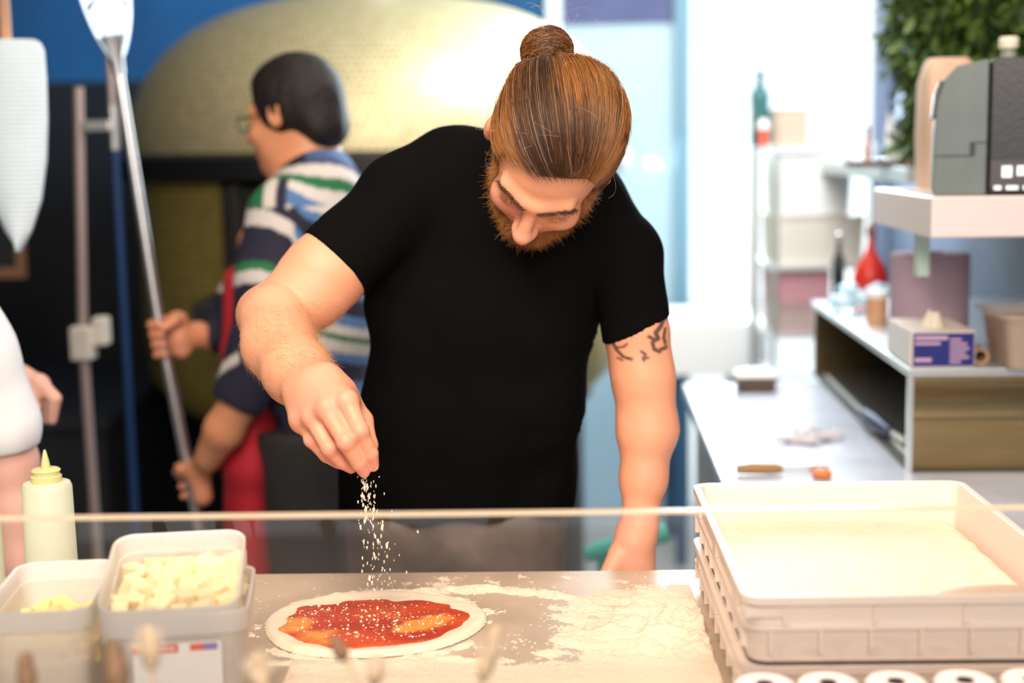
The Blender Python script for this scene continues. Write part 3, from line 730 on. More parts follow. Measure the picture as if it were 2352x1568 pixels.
# side stand left of the rack
sd = thing('side_shelf', tuple(far_pt(1745, 340)*np.array([1, 1, 0])), 'narrow pale stand left of the rack trolley', 'stand')
zsd = far_pt(1745, 338)[2]
box_obj('stand_top', (-.035, -.0, zsd-.01), (.035, .12, zsd), m_stainb, sd)
MB().tube([(0, .06, 0), (0, .06, zsd-.01)], .01, 10).build('post', m_stainb, sd, True)
MB().lathe([(.032, 0), (.032, .01), (.02, .02)], c=(0, .06, 0), seg=24).build('foot', m_stainb, sd, True)
bott('dark_green_bottle', 1745, 338, 165, 22, mat('dark_green_glass', (.01, .09, .10), .2), 'dark green bottle standing left of the rack trolley', Y=yr+.09, base=zsd+.0005, capm=mat('dark_cap', (.01, .08, .08), .4))
a = far_pt(1757, 335, yr); rc = thing('paper_cup', (a[0], yr+.03, zsd+.0005), 'small red paper cup with white lid before the dark green bottle', 'cup')
MB().lathe([(.012, 0), (.018, .055), (.0185, .056)], seg=24).build('cup', mat('red_cup', (.85, .13, .07), .5), rc, True)
MB().lathe([(.0195, .0565), (.0195, .062), (.014, .075), (.010, .085)], seg=24).build('lid', m_wp, rc, True)
# hanging lamp cord ornament in doorway
a = W(1855, 98, 5.0); hk = thing('hanging_hook', tuple(a), 'small dark teal hook hanging in the bright doorway', 'hook')
MB().tube([(-.05, 0, .0), (-.02, 0, .004), (.02, 0, .004), (.055, 0, 0)], [.002, .006, .006, .002], 8).build('bar', mat('teal_metal', (.02, .22, .26), .4), hk, True)
MB().tube([(0, 0, .006), (0, 0, 3.09-a[2])], .0012, 6).build('wire', m_wp, hk)
# green handled thing low behind the cook
a = W(1345, 1275, 2.9); b2 = W(1425, 1245, 2.9)
gh = thing('green_stool', (float((a[0]+b2[0])/2), 2.9, 0), 'teal green plastic stool behind the cook at his left side', 'stool')
d_ = b2-a
MB().tube([(-d_[0]/2-.0, 0, a[2]), (-.01, 0, a[2]+.008), (d_[0]/2+.1, 0, b2[2]+.02)], [.014, .02, .02], 14).build('grip', mat('teal_plastic', (.05, .50, .42), .45), gh, True)
for s_ in (-1, 1): MB().tube([(s_*.02+.02, s_*.0, a[2]-.0), (s_*.11+.02, s_*.05, 0)], .010, 8).build('leg', mat('teal_plastic', (.05, .5, .42), .45), gh, True)
# ================================================================== WORK TABLE
m_slab = mat('floured_stone_top', (.50, .38, .28), .35, var=.28, vscale=5, bump=.03, spec=.4)
A = G(-250, 1325, TZ); B_ = G(1590, 1307, TZ); d_ = (B_-A)/np.linalg.norm(B_-A); TROT = math.atan2(d_[1], d_[0])
wt = thing('work_table', (.1, 1.6, 0), 'broad stone-topped work table dusted with flour in the foreground', 'table')
def tedge(x): return A[1]+(x-A[0])*d_[1]/d_[0]
V = [(-1.15, 1.18, TZ-.04), (1.0, 1.18, TZ-.04), (1.0, tedge(1.0), TZ-.04), (-1.15, tedge(-1.15), TZ-.04)]
V = [(x-.1, y-1.6, z) for x, y, z in V]; V += [(x, y, TZ) for x, y, z in V]
o = obj('stone_top', V, [(3, 2, 1, 0), (4, 5, 6, 7), (0, 1, 5, 4), (1, 2, 6, 5), (2, 3, 7, 6), (3, 0, 4, 7)], m_slab, wt); b = o.modifiers.new('bevel', 'BEVEL'); b.width = .003; b.segments = 2
box_obj('cabinet_body', (-1.2, -.38, 0), (.85, .30, TZ-.041), mat('counter_front', (.2, .18, .17), .6), wt)
# glass guard
gy = 1.385
gl0 = W(-150, 1196, gy); gl1 = W(2500, 1167, gy)
gg = thing('glass_guard', (0, gy, TZ), 'clear glass guard panel standing along the front of the work table', 'glass guard')
zl, zr_ = gl0[2]-TZ, gl1[2]-TZ; xl_, xr_ = gl0[0], gl1[0]; tk = .004
V = [(xl_, -tk, .001), (xr_, -tk, .001), (xr_, tk, .001), (xl_, tk, .001), (xl_, -tk, zl), (xr_, -tk, zr_), (xr_, tk, zr_), (xl_, tk, zl)]
# one sheet front and back with the bright polished edge on top
obj('pane', [V[0], V[1], V[5], V[4]], [(0, 1, 2, 3)], glassmat('guard_glass', (1, .99, .98), refl_veil=.028), gg)
ew = .0036
V = [(xl_, -tk, zl), (xr_, -tk, zr_), (xr_, tk, zr_), (xl_, tk, zl), (xl_, -tk, zl+ew), (xr_, -tk, zr_+ew), (xr_, tk, zr_+ew), (xl_, tk, zl+ew)]
obj('polished_edge', V, [(0, 3, 2, 1), (4, 5, 6, 7), (0, 1, 5, 4), (1, 2, 6, 5), (2, 3, 7, 6), (3, 0, 4, 7)], mat('polished_glass_edge', (.95, .80, .62), .25, alpha=.75, spec=.8), gg)

# ------------------------------------------------------------------ heightfields: flour, pizza
def hfield(name, c, f, x0, x1, y0, y1, h, m_, parent=None, cols=None, base=None):
    nx = int((x1-x0)/h)+1; ny = int((y1-y0)/h)+1
    X, Y = np.meshgrid(x0+np.arange(nx)*h, y0+np.arange(ny)*h, indexing='ij'); Z = f(X, Y)
    ok = Z > 0; keep = ok[:-1, :-1] | ok[1:, :-1] | ok[:-1, 1:] | ok[1:, 1:]
    idx = np.arange(nx*ny).reshape(nx, ny); q = np.stack([idx[:-1, :-1][keep], idx[1:, :-1][keep], idx[1:, 1:][keep], idx[:-1, 1:][keep]], 1)
    used = np.unique(q); mp = np.full(nx*ny, -1); mp[used] = np.arange(len(used))
    b = base(X, Y) if base is not None else 0
    V = np.stack([X, Y, np.maximum(Z, -.0008)+b], -1).reshape(-1, 3)[used]
    cc = cols(X, Y, Z).reshape(-1, 3)[used] if cols is not None else None
    return obj(name, V, mp[q], m_, parent, True, cols=cc, loc=tuple(c))
def n2(X, Y, f, seed, oct=4):
    return noise3(np.stack([X.ravel(), Y.ravel(), np.full(X.size, seed*.37)], 1), f, seed, oct).reshape(X.shape)
pc = G(862, 1440, TZ); pr_ = 264*PXM(pc[1])*1.0
rx = pr_; ry_ = abs(G(862, 1366, TZ)[1]-G(862, 1512, TZ)[1])/2
pc[1] = (G(862, 1366, TZ)[1]+G(862, 1512, TZ)[1])/2
pc[0] = G(857, 1440, TZ)[0]
pz = thing('pizza', tuple(pc), 'raw pizza base spread with red tomato sauce being sprinkled with cheese', 'pizza')
def prad(X, Y):
    a = np.arctan2(Y/ry_, X/rx); r = np.sqrt((X/rx)**2+(Y/ry_)**2)
    return r/(1+.02*np.sin(3*a+1)+.015*np.sin(5*a)), a
def fdough(X, Y):
    r, a = prad(X, Y); e = np.clip((1-r)/.09, 0, 1)
    z = .0065*np.sqrt(np.maximum(1-(1-e)**2, 0))*(1-.35*np.clip((.93-r)/.15, 0, 1))+.0006*n2(X, Y, 60, 3)
    return np.where(r < 1, np.maximum(z, .0004), -.001)
hfield('dough', (0, 0, .0022), fdough, -rx*1.05, rx*1.05, -ry_*1.05, ry_*1.05, .0018, mat('raw_dough', (.88, .72, .54), .6, var=.05, vscale=40, bump=.15, bscale=90, sss=.1), pz)
def fsauce(X, Y):
    r, a = prad(X+.006*n2(X, Y, 45, 6), Y+.004*n2(X, Y, 60, 8)); lim = .80+.045*np.cos(2*a)+.03*np.sin(7*a+2)-.10*np.sin(a)+.02*np.sin(13*a)
    base = fdough(X, Y); e = np.clip((lim-r)/.05, 0, 1)
    holes = n2(X, Y*1.6, 38, 12, 3)
    return np.where((r < lim), base+.0012+.0012*e+.0011*n2(X, Y, 110, 9), -.001)
def csauce(X, Y, Z):
    n = n2(X*1.0, Y*1.3, 42, 12, 4); t = np.clip((n-.36)*2.6, 0, 1)[..., None]
    n_b = np.clip(.5+n2(X, Y*1.4, 45, 21, 4), 0, 1)[..., None]
    red = np.array([.44, .024, .005])*n_b+np.array([.62, .070, .010])*(1-n_b)
    return red*(1-t)+np.array([.80, .30, .05])*t
hfield('tomato_sauce', (0, 0, .0022), fsauce, -rx*.95, rx*.95, -ry_*.95, ry_*.95, .0014, mat('tomato_sauce', (.6, .08, .02), .30, attr=True, spec=.25, bump=.3, bscale=150), pz, cols=csauce)
# cheese crumbs lying on the sauce
def crumbs(P, R, m_, name, parent=None, stretch=1, seed=1):
    r = np.random.default_rng(seed); base = np.array([(1, 0, 0), (-1, 0, 0), (0, 1, 0), (0, -1, 0), (0, 0, 1), (0, 0, -1)], float)
    ft = [(0, 2, 4), (2, 1, 4), (1, 3, 4), (3, 0, 4), (2, 0, 5), (1, 2, 5), (3, 1, 5), (0, 3, 5)]; V = []; Fc = []
    for p, q_ in zip(P, R):
        b = base*q_*(.7+.6*r.random((6, 1))); M_ = np.linalg.qr(r.normal(size=(3, 3)))[0]; b = b@M_; b[:, 2] *= stretch
        n = len(V); V += list(b+p); Fc += [tuple(i+n for i in f) for f in ft]
    return obj(name, V, Fc, m_, parent)
m_chz = mat('grated_cheese', (.92, .74, .50), .55)
P = []; R = []
cl = [(rx*.18, .02, .03, 60), (-rx*.55, .030, .02, 24), (rx*.25, -.03, .05, 90), (-.05, .0, .06, 60), (rx*.1, -ry_*.5, .06, 50), (rx*.55, .0, .03, 30), (0, 0, .1, 130)]
for cx, cy, s_, n in cl:
    for i in range(n):
        x = cx+rng.normal()*s_; y = cy+rng.normal()*s_*.7
        if (x/rx)**2+(y/ry_)**2 < .6:
            z = float(fdough(np.array([[x]]), np.array([[y]]))[0, 0])+.0055; P.append((x, y, z)); R.append(.0006+abs(rng.normal())*.0010)
crumbs(P, R, m_chz, 'cheese_crumbs', pz, .7)['kind'] = 'stuff'
for cx, cy, n, rr in ((rx*.17, .028, 120, .013), (rx*.02, -.03, 60, .009)):
    pass
# falling cheese
P = []; R = []
tip = W(842, 1092, 1.765)
for i in range(170):
    t = rng.random()**1.15; py = 1092+t*265; sx = 9+16*t+ (22 if rng.random() < .14 else 0)
    px = 838+34*t+rng.normal()*sx*(.8 if t < .4 else 1); pos = W(px, py, 1.765+rng.normal()*.012*(.4+t))
    if pos[2] < TZ+.014: continue
    P.append(pos); R.append(.0006+abs(rng.normal())*.0006)
o = crumbs(P, R, mat('falling_cheese', (.95, .80, .62), .5), 'falling_cheese', None, 2.4, 5); origin_to(o, tip); tag(o, 'sprinkle of grated cheese falling from the fingertips onto the pizza', 'grated cheese', kind='stuff')
# flour on the table
def fflour(X, Y):
    x = X; y = Y; n = n2(X, Y, 18, 30, 5); nf = n2(X, Y, 120, 31, 3)
    gx = x-(pc[0]); gyy = y-pc[1]
    r = np.sqrt((gx/(rx*1.04))**2+(gyy/(ry_*1.06))**2)
    ring = .0055*np.exp(-((r-1.03)/.055)**2)*(.55+.8*n+.5*nf)
    # older ring swept to the right
    r2 = np.sqrt(((gx-.13)/.165)**2+((gyy-.0)/(ry_*1.12))**2)
    ring2 = .008*np.exp(-((r2-1.0)/.10)**2)*(.6+.5*n+.5*nf)*(gx > .05)
    heap = .013*np.clip(1-np.sqrt(((gx-.37)/.17)**2+((gyy+.03)/.19)**2), 0, 1)*(1+n)+.004*(np.clip(1-np.abs((gx-.33)/.26), 0, 1)*np.clip(1-np.abs(gyy+.09)/.16, 0, 1))*(1+1.2*n)
    front = .0055*np.clip((-gyy-ry_*.95)/.03, 0, 1)*(1+1.3*n)*np.clip((x+.42)/.1, 0, 1)
    thin = .0030*(.9*n+.45*nf-.50)*np.clip((x+.30)/.2, 0, 1)
    z = np.maximum.reduce([ring, ring2, heap*(.8+.5*nf), front, thin])-.0011+.0006*nf
    z = z+np.random.default_rng(4).normal(size=X.shape)*.00055-.0004
    z = np.where((r < .985) | (X > .229+(Y-1.44)*.0227) | ((X < -.27) & (Y < 1.62)), -.001, z)
    return z
m_flour = mat('flour', (.86, .71, .55), .95, bump=.35, bscale=260)
fo = hfield('flour_dusting', (0, 0, TZ+.0004), fflour, -.42, .52, 1.40, 1.965, .0022, m_flour); tag(fo, 'loose white flour scattered and heaped around the pizza on the table top', 'flour', kind='stuff')

# ------------------------------------------------------------------ squeeze bottle
m_sq = mat('pale_yellow_squeeze_plastic', (.86, .88, .72), .3, alpha=.86, sss=.0)
m_sqc = mat('yellow_cap_plastic', (.85, .80, .42), .35, alpha=.9)
def squeeze(px, pyb, Y, z, label):
    p = W(px, pyb, Y); u_ = PXM(Y); t_ = thing('squeeze_bottle', (p[0], p[1], z), label, 'bottle'); r = 59*u_; top = W(px, 1106, Y)[2]-z
    MB().lathe([(r*.93, 0), (r, .006), (r*1.01, top*.5), (r*.97, top-12*u_), (r*.90, top-2*u_), (r*.6, top+1*u_), (r*.5, top+2*u_)], seg=48).build('bottle_body', m_sq, t_, True)
    MB().lathe([(r*.60, top+1*u_), (r*.60, top+15*u_), (r*.52, top+17*u_), (r*.52, top+25*u_), (r*.57, top+28*u_), (r*.5, top+32*u_), (r*.18, top+34*u_), (r*.16, top+40*u_)], seg=40).build('cap', m_sqc, t_, True)
    MB().lathe([(r*.19, top+33*u_), (r*.15, top+50*u_), (r*.06, top+73*u_), (r*.03, top+77*u_)], seg=24).build('nozzle', m_sqc, t_, True)
    return t_
p = G(118, 1345, TZ)
squeeze(118, 1280, 1.70, TZ, 'pale yellow squeeze bottle with pointed nozzle behind the white tubs')
squeeze(-52, 1280, 1.66, TZ, 'squeeze bottle cut off by the left picture edge')

# ------------------------------------------------------------------ plastic tubs of diced cheese
def rotm(ax, a):
    c, s = math.cos(a), math.sin(a)
    return {0: np.array([[1, 0, 0], [0, c, -s], [0, s, c]]), 1: np.array([[c, 0, s], [0, 1, 0], [-s, 0, c]]), 2: np.array([[c, -s, 0], [s, c, 0], [0, 0, 1]])}[ax]
m_tub = mat('milky_polypropylene', (.97, .93, .88), .3, alpha=.58, spec=.5)
m_tubr = mat('milky_tub_rim', (.93, .90, .87), .3, alpha=.84, spec=.5)
def tub(cx, cy, w_, d_, zrim, rot, label, sticker=True):
    t_ = thing('storage_tub', (cx, cy, TZ), label, 'tub', rotz=rot); h_ = zrim-TZ; r = .022; tk_ = .0022
    b = .80
    MB().rloft([(w_*b, d_*b, r*.8, .0005), (w_*(b+.02), d_*(b+.02), r*.8, .004), (w_*.93, d_*.93, r, h_-.020), (w_*.925-2*tk_, d_*.925-2*tk_, r-tk_, h_-.020), (w_*(b+.02)-2*tk_, d_*(b+.02)-2*tk_, r*.8-tk_, .006)], 7, capb=True, capt=True).build('tub_body', m_tub, t_, True)
    MB().rloft([(w_*.935, d_*.935, r, h_-.024), (w_*.985, d_*.985, r+.001, h_-.023), (w_*1.0, d_*1.0, r+.002, h_-.004), (w_*1.0, d_*1.0, r+.002, h_-.001), (w_*.985, d_*.985, r, h_), (w_*.955, d_*.955, r-.001, h_-.002), (w_*.935, d_*.935, r-.002, h_-.012), (w_*.92, d_*.92, r-.003, h_-.020)], 7, capb=False, capt=False).build('rim', m_tubr, t_, True)
    if sticker:
        fy = -d_*.93/2-.001; zc = h_-.043
        tilt = -.05
        s_ = box_obj('label', (-.042, fy-.002, zc-.045), (.048, fy-.0012, zc+.012), mat('white_sticker', (.9, .87, .83), .4), t_)
        m_ = MB(); m_.box((-.042, fy-.003, zc+.002), (.004, fy-.0022, zc+.011)); m_.build('red_bar', mat('sticker_red', (.75, .12, .06), .4), t_)
        m_ = MB(); m_.box((.016, fy-.003, zc+.003), (.030, fy-.0022, zc+.010)); m_.build('red_bar', mat('sticker_red', (.75, .12, .06), .4), t_)
        m_ = MB(); m_.box((.030, fy-.003, zc+.003), (.044, fy-.0022, zc+.010)); m_.build('violet_bar', mat('sticker_violet', (.25, .2, .5), .4), t_)
        m_ = MB(); 
        for i in range(9): m_.box((-.034+i*.004, fy-.0035, zc+.0045), (-.0315+i*.004, fy-.0031, zc+.0085))
        m_.build('printed_line', mat('sticker_print', (.95, .8, .75), .5), t_); m_ = MB()
        for i in range(8): m_.box((.019+i*.003, fy-.0035, zc-.004), (.0205+i*.003, fy-.0022, zc-.0015))
        m_.build('printed_line', mat('sticker_print', (.95, .8, .75), .5), t_)
    return t_
# right-hand tub sits crookedly, nested in a second one
w1, d1, rot1, tilt1, h1 = .146, .166, .125, math.radians(13), .100
C1 = np.array([-.3685, 1.487, 1.082]); R1 = rotm(2, rot1)@rotm(0, tilt1)
cx1, cy1 = C1[0], C1[1]; zr1 = C1[2]
tub(cx1+.004, cy1+.006, w1+.008, d1+.004, TZ+.136, rot1, 'milky plastic outer tub with the printed sticker, nearest the pizza', True)
t1 = tub(cx1, cy1, w1, d1, TZ+h1, rot1, 'milky plastic inner tub heaped with pale diced cheese, nested in the stickered tub', False)
t1.location = tuple(C1-R1@np.array([0, 0, h1])); t1.rotation_euler = Matrix(R1.tolist()).to_euler()
zr2 = TZ+.143; w2, d2, rot2 = .112, .184, .10
cx2, cy2 = (128-1176)/F*1.49-.027, 1.497
tub(cx2, cy2, w2, d2, zr2, rot2, 'milky plastic tub holding a little yellow cheese at the left edge', False)
m_cube = mat('diced_cheese', (.86, .72, .44), .45, var=.05, sss=.25); m_cube2 = mat('yellow_cheese', (.93, .72, .30), .45, sss=.25)
def chunk(m_, name, r):
    base = np.array([(x, y, z) for x in (-1, 1) for y in (-1, 1) for z in (-1, 1)], float); base *= (.75+.5*r.random((8, 3)))
    Fq = [(0, 1, 3, 2), (4, 6, 7, 5), (0, 4, 5, 1), (2, 3, 7, 6), (0, 2, 6, 4), (1, 5, 7, 3)]
    o_ = obj(name, base*.0095, Fq, m_); b = o_.modifiers.new('bevel', 'BEVEL'); b.width = .0012; b.segments = 2
    return o_
def pile(n, C_, Rm, w_, d_, zt_f, m_, label, group, seed, sc=1.0):
    r = np.random.default_rng(seed); protos = [chunk(m_, 'cheese_cube', r) for _ in range(6)]; placed = []; tries = 0
    while len(placed) < n and tries < 9000:
        tries += 1; x = r.uniform(-w_/2, w_/2); y = r.uniform(-d_/2, d_/2); z = zt_f(x, y)-(0 if r.random() < .75 else r.uniform(.008, .016))
        if any((x-a)**2+(y-b)**2+(z-c_)**2 < (.0155*sc)**2 for a, b, c_ in placed): continue
        placed.append((x, y, z))
    for i, p in enumerate(placed):
        src = protos[i % 6]; o_ = src if i < 6 else src.copy()
        if i >= 6: COL.objects.link(o_)
        o_.location = tuple(C_+Rm@np.array(p)); o_.rotation_euler = tuple(r.uniform(0, 6.28, 3)); s_ = sc*r.uniform(.85, 1.25); o_.scale = (s_, s_, s_)
        tag(o_, label, 'cheese', group)
pile(110, C1, R1, w1*.80, d1*.78, lambda x, y: -.034+.010*max(0, 1-((x-.01)/.07)**2)-.10*max(y, -.02), m_cube, 'pale diced cheese cube heaped in the nested milky tub nearest the pizza', 'diced cheese in the right tub', 11, 1.0)
R2 = rotm(2, rot2)
pile(30, np.array([cx2, cy2, zr2]), R2, w2*.70, d2*.6, lambda x, y: -.058+.022*math.exp(-(x/.03)**2-((y-.02)/.05)**2), m_cube2, 'yellow cheese piece in the milky tub at the left edge', 'cheese pieces in the left tub', 12, .95)
fl_ = MB().rloft([(w1*.74, d1*.74, .018, .004), (w1*.86, d1*.86, .018, h1-.05)], 5).build('cheese_fill', mat('cheese_mass', (.92, .82, .62), .6, bump=.8, bscale=70), None, True); fl_.location = t1.location; fl_.rotation_euler = t1.rotation_euler; tag(fl_, 'mass of diced cheese filling the lower part of the nested tub', 'cheese', kind='stuff')
fl_ = MB().rloft([(w2*.72, d2*.76, .018, .004), (w2*.82, d2*.84, .018, zr2-TZ-.068)], 5).build('cheese_fill', mat('cheese_mass2', (.88, .78, .58), .6, bump=.8, bscale=70), None, True, loc=(cx2, cy2, TZ+.003), rotz=rot2); tag(fl_, 'mass of cheese filling the bottom of the tub at the left edge', 'cheese', kind='stuff')

# ------------------------------------------------------------------ dough crates
m_crate = mat('cream_crate_plastic', (.83, .70, .61), .38, var=.03, spec=.45)
CYAW = -math.radians(1.3)
bl = W(1589, 1108, 1.925); br2 = W(2205, 1088, 1.925)
fz = (W(1710, 1372, 1.44))
hC = bl[2]-TZ; wC = br2[0]-bl[0]; 
dC = 1.925-G(1715, 1372, bl[2])[1]
print('CRATE', hC, wC, dC)
def crate(px_, py_, z, h_, label, w_=wC, d_=dC, yaw=CYAW):
    t_ = thing('dough_crate', (px_, py_, z), label, 'crate', rotz=yaw); c_ = (w_/2, -d_/2); r = .022
    MB().rloft([(w_*.95, d_*.96, r, .001), (w_*.955, d_*.965, r, .012), (w_*.965, d_*.972, r, h_*.48), (w_*.99, d_*.99, r, h_*.50), (w_*.99, d_*.99, r, h_*.56), (w_*.968, d_*.975, r, h_*.58), (w_*.975, d_*.98, r, h_-.012), (w_*1.0, d_*1.0, r, h_-.009), (w_*1.0, d_*1.0, r, h_-.001), (w_*.985, d_*.988, r, h_),
        (w_*.95, d_*.962, r*.8, h_-.0015), (w_*.94, d_*.952, r*.7, h_-.008), (w_*.925, d_*.94, r*.6, .008)], 7, c=c_).build('crate_shell', m_crate, t_, True)
    rb_ = MB()
    for i in range(7):
        x = w_*(.08+.14*i); rb_.box((x-.002, -d_*.998, .012), (x+.002, -d_*.975, h_*.49))
    for i in range(4):
        x = w_*(.12+.25*i); rb_.box((x-.002, -d_*.996, h_*.58), (x+.002, -d_*.978, h_-.012))
    for i in range(9):
        y = -d_*(.06+.11*i); rb_.box((w_*.004, y-.002, .012), (w_*.03, y+.002, h_*.49))
    for i in range(3):
        y = -d_*(.12+.36*i); rb_.box((w_*.004, y-.014, h_*.58), (w_*.02, y+.014, h_-.012))
    rb_.build('ribs', m_crate, t_)
    MB().rloft([(.045, .012, .005, h_*.70), (.045, .012, .005, h_*.84)], 4, c=(w_*.06, -d_*.985)).build('handle_grip', m_crate, t_, True)
    return t_
hU = .074
crate(bl[0], bl[1], TZ+.0005, hC-hU-.002, 'lower cream dough crate under the open dough crate, on the work table')
top = crate(bl[0], bl[1], TZ+hC-hU, hU, 'open cream dough crate holding flour-dusted dough, topmost of the stack at right')
# dough slab inside
zin = TZ+hC-hU+.010
def fsl(X, Y):
    e = np.minimum.reduce([X-.014, wC*.93-X+.008, -Y-.016, dC*.955+Y])
    z = .014*np.clip(e/.016, 0, 1)**.4+.0025*n2(X, Y, 25, 40, 5)+.0035*np.clip(n2(X, Y, 70, 41, 4), 0, 1)*np.clip(1-e/.03, .15, 1)
    return np.where(e > 0, np.maximum(z, .001), -.001)
ds = hfield('dough_slab', (bl[0], bl[1], zin), fsl, .012, wC*.96, -dC*.965, -.012, .003, mat('slab_dough', (.87, .71, .53), .55, var=.04, vscale=30, bump=.3, bscale=120, sss=.1)); ds.rotation_euler.z = CYAW
tag(ds, 'wide slab of proved dough dusted with flour inside the open crate', 'dough')
S_ = SDF(); q_ = W(2290, 1352, 1.50)
S_.u(ell((0, 0, 0), (.090, .028, .024)), 0); V, Q = S_.mesh((-.11, -.05, -.04), (.11, .05, .04), .004, post=lambda P, D: D+.001*noise3(P, 60, 3))
o = obj('dough_ball', V, Q, mat('shaded_dough', (.62, .45, .32), .6, bump=.1), smooth=True, loc=(q_[0]-.0, bl[1]-dC+.062, zin+.028)); tag(o, 'flattened shade-toned dough piece lying on the slab at the front right of the crate', 'dough')  # darker than the slab: shade put into the dough colour
# second crate behind to the right
c2 = W(2255, 1140, 2.02)
crate(c2[0]+.03, 1.93, TZ+.0005, c2[2]-TZ-.01, 'second cream dough crate behind the stack at the right edge', w_=.3, d_=.42, yaw=-.10)
# paper rolls in front of the crates
rad = .0415
for i, (px, py, s_) in enumerate(((1752, 1561, 1.0), (1898, 1555, 1.0), (2055, 1551, 1.04), (2215, 1546, 1.08), (2372, 1545, 1.08))):
    zt_ = TZ+.079; p = G(px, 1560, zt_)
    if i == 0: src = p
    t_ = thing('paper_roll', (p[0], 1.432, TZ+.0005), ['leftmost white paper roll in the row before the dough crate', 'second white paper roll from the left before the dough crate', 'middle white paper roll of the five before the dough crate', 'white paper roll fourth from the left before the dough crate', 'rightmost white paper roll at the picture edge before the crate'][i], 'paper roll', 'paper rolls lined up in front of the dough crate')
    r_ = .0295; t_.location.y = 1.338
    MB().lathe([(r_-.002, 0), (r_, .002), (r_, .077), (r_-.002, .079), (.009, .0785), (.0085, .06)], seg=40).build('paper', mat('white_paper', (.82, .72, .68), .7), t_, True)
    MB().lathe([(.0088, .004), (.0088, .0795), (.0072, .0795), (.0072, .04)], seg=24).build('core', mat('dark_core', (.05, .035, .04), .6), t_, True)

# ------------------------------------------------------------------ dried seed heads in front of the glass
m_stem = mat('dry_stem', (.55, .42, .28), .8); m_pod = mat('dry_pod', (.20, .11, .06), .75, var=.3, vscale=90); m_pod2 = mat('pale_pod', (.52, .38, .25), .8, var=.3, vscale=90)
led = thing('front_ledge', (0, 1.1, 0), 'dark ledge in front of the glass guard holding the dried flowers', 'ledge'); box_obj('ledge_top', (-1.1, -.12, .86), (1.1, .07, .9), m_blk, led); box_obj('ledge_front', (-1.1, -.1, 0), (1.1, .05, .859), mat('counter_front', (.2, .18, .17), .6), led)
pods = [(783, 1497, 1.14, 20, .9, 0, (850, 1620), 'dark dried poppy pod leaning left in front of the pizza', 0), (1122, 1512, 1.14, 22, 2.0, .2, (1085, 1640), 'fuzzy dried seed head to the right of the poppy pod below the pizza', 1),
        (862, 1548, 1.16, 20, 1.0, 0, (850, 1640), 'pale round dried seed head beside the dark poppy pod', 1), (345, 1498, 1.12, 24, 1.3, 0, (360, 1640), 'dried seed head in front of the sticker on the cheese tub', 1),
        (268, 1545, 1.12, 30, 1.3, 0, (280, 1640), 'brown dried seed head before the left side of the cheese tub', 0), (62, 1555, 1.12, 24, 1.2, 0, (70, 1650), 'dark dried seed head before the tub at the left edge', 0), (598, 1556, 1.13, 24, 1.1, 0, (610, 1650), 'pale dried seed head between the cheese tub and the pizza', 1)]
for (px, py, Y, r_, el_, _, (bx, by), lb_, kd) in pods:
    Y = 1.17 if Y > 1.13 else 1.15
    p = W(px, py, Y); b_ = W(bx, by, Y-.01); b_ = b_+(b_-p)/np.linalg.norm(b_-p)*0; base = np.array([b_[0], Y-.01, .90])
    u_ = PXM(Y); t_ = thing('dried_seed_head', tuple(base), lb_, 'dried flower', 'dried seed heads in front of the glass')
    ax_ = (p-b_)/np.linalg.norm(p-b_); r = r_*u_*1.35
    MB().tube([(0, 0, .001), tuple(b_-base), tuple(p-base-ax_*r*el_*.8)], [.0014, .0016, .0022], 8).build('stem', m_stem, t_, True)
    S_ = SDF(); c_ = p-base; z_ = ax_; x_ = np.cross(z_, [0, 1, 0]); x_ /= np.linalg.norm(x_); y_ = np.cross(z_, x_); Rm = np.stack([x_, y_, z_], 1)
    S_.u(ell(c_, (r*.72, r*.72, r*el_), Rm), 0); S_.u(cone(c_+ax_*r*el_*.9, c_+ax_*(r*el_+.002), r*.55, r*.5), .003)
    V, Q = S_.mesh(c_-r*2.5-.004, c_+r*2.5+.004, max(.0012, r/12)); obj('pod', V, Q, m_pod2 if kd else m_pod, t_, True)
    if kd:
        n = 110; d = rng.normal(size=(n, 3)); d /= np.linalg.norm(d, axis=1)[:, None]; d = d+ax_*.6
        st_ = c_+d*r*.5*np.array([1, 1, 1.0]); K = np.linspace(0, 1, 4)[None, :, None]; PP = st_[:, None]+d[:, None]*K*r*.9
        strands('bristles', PP, np.linspace(.0005, .0001, 4), np.tile([[.75, .62, .48]], (n, 1)), mat('bristle', (.75, .62, .48), .8, attr=True), t_)
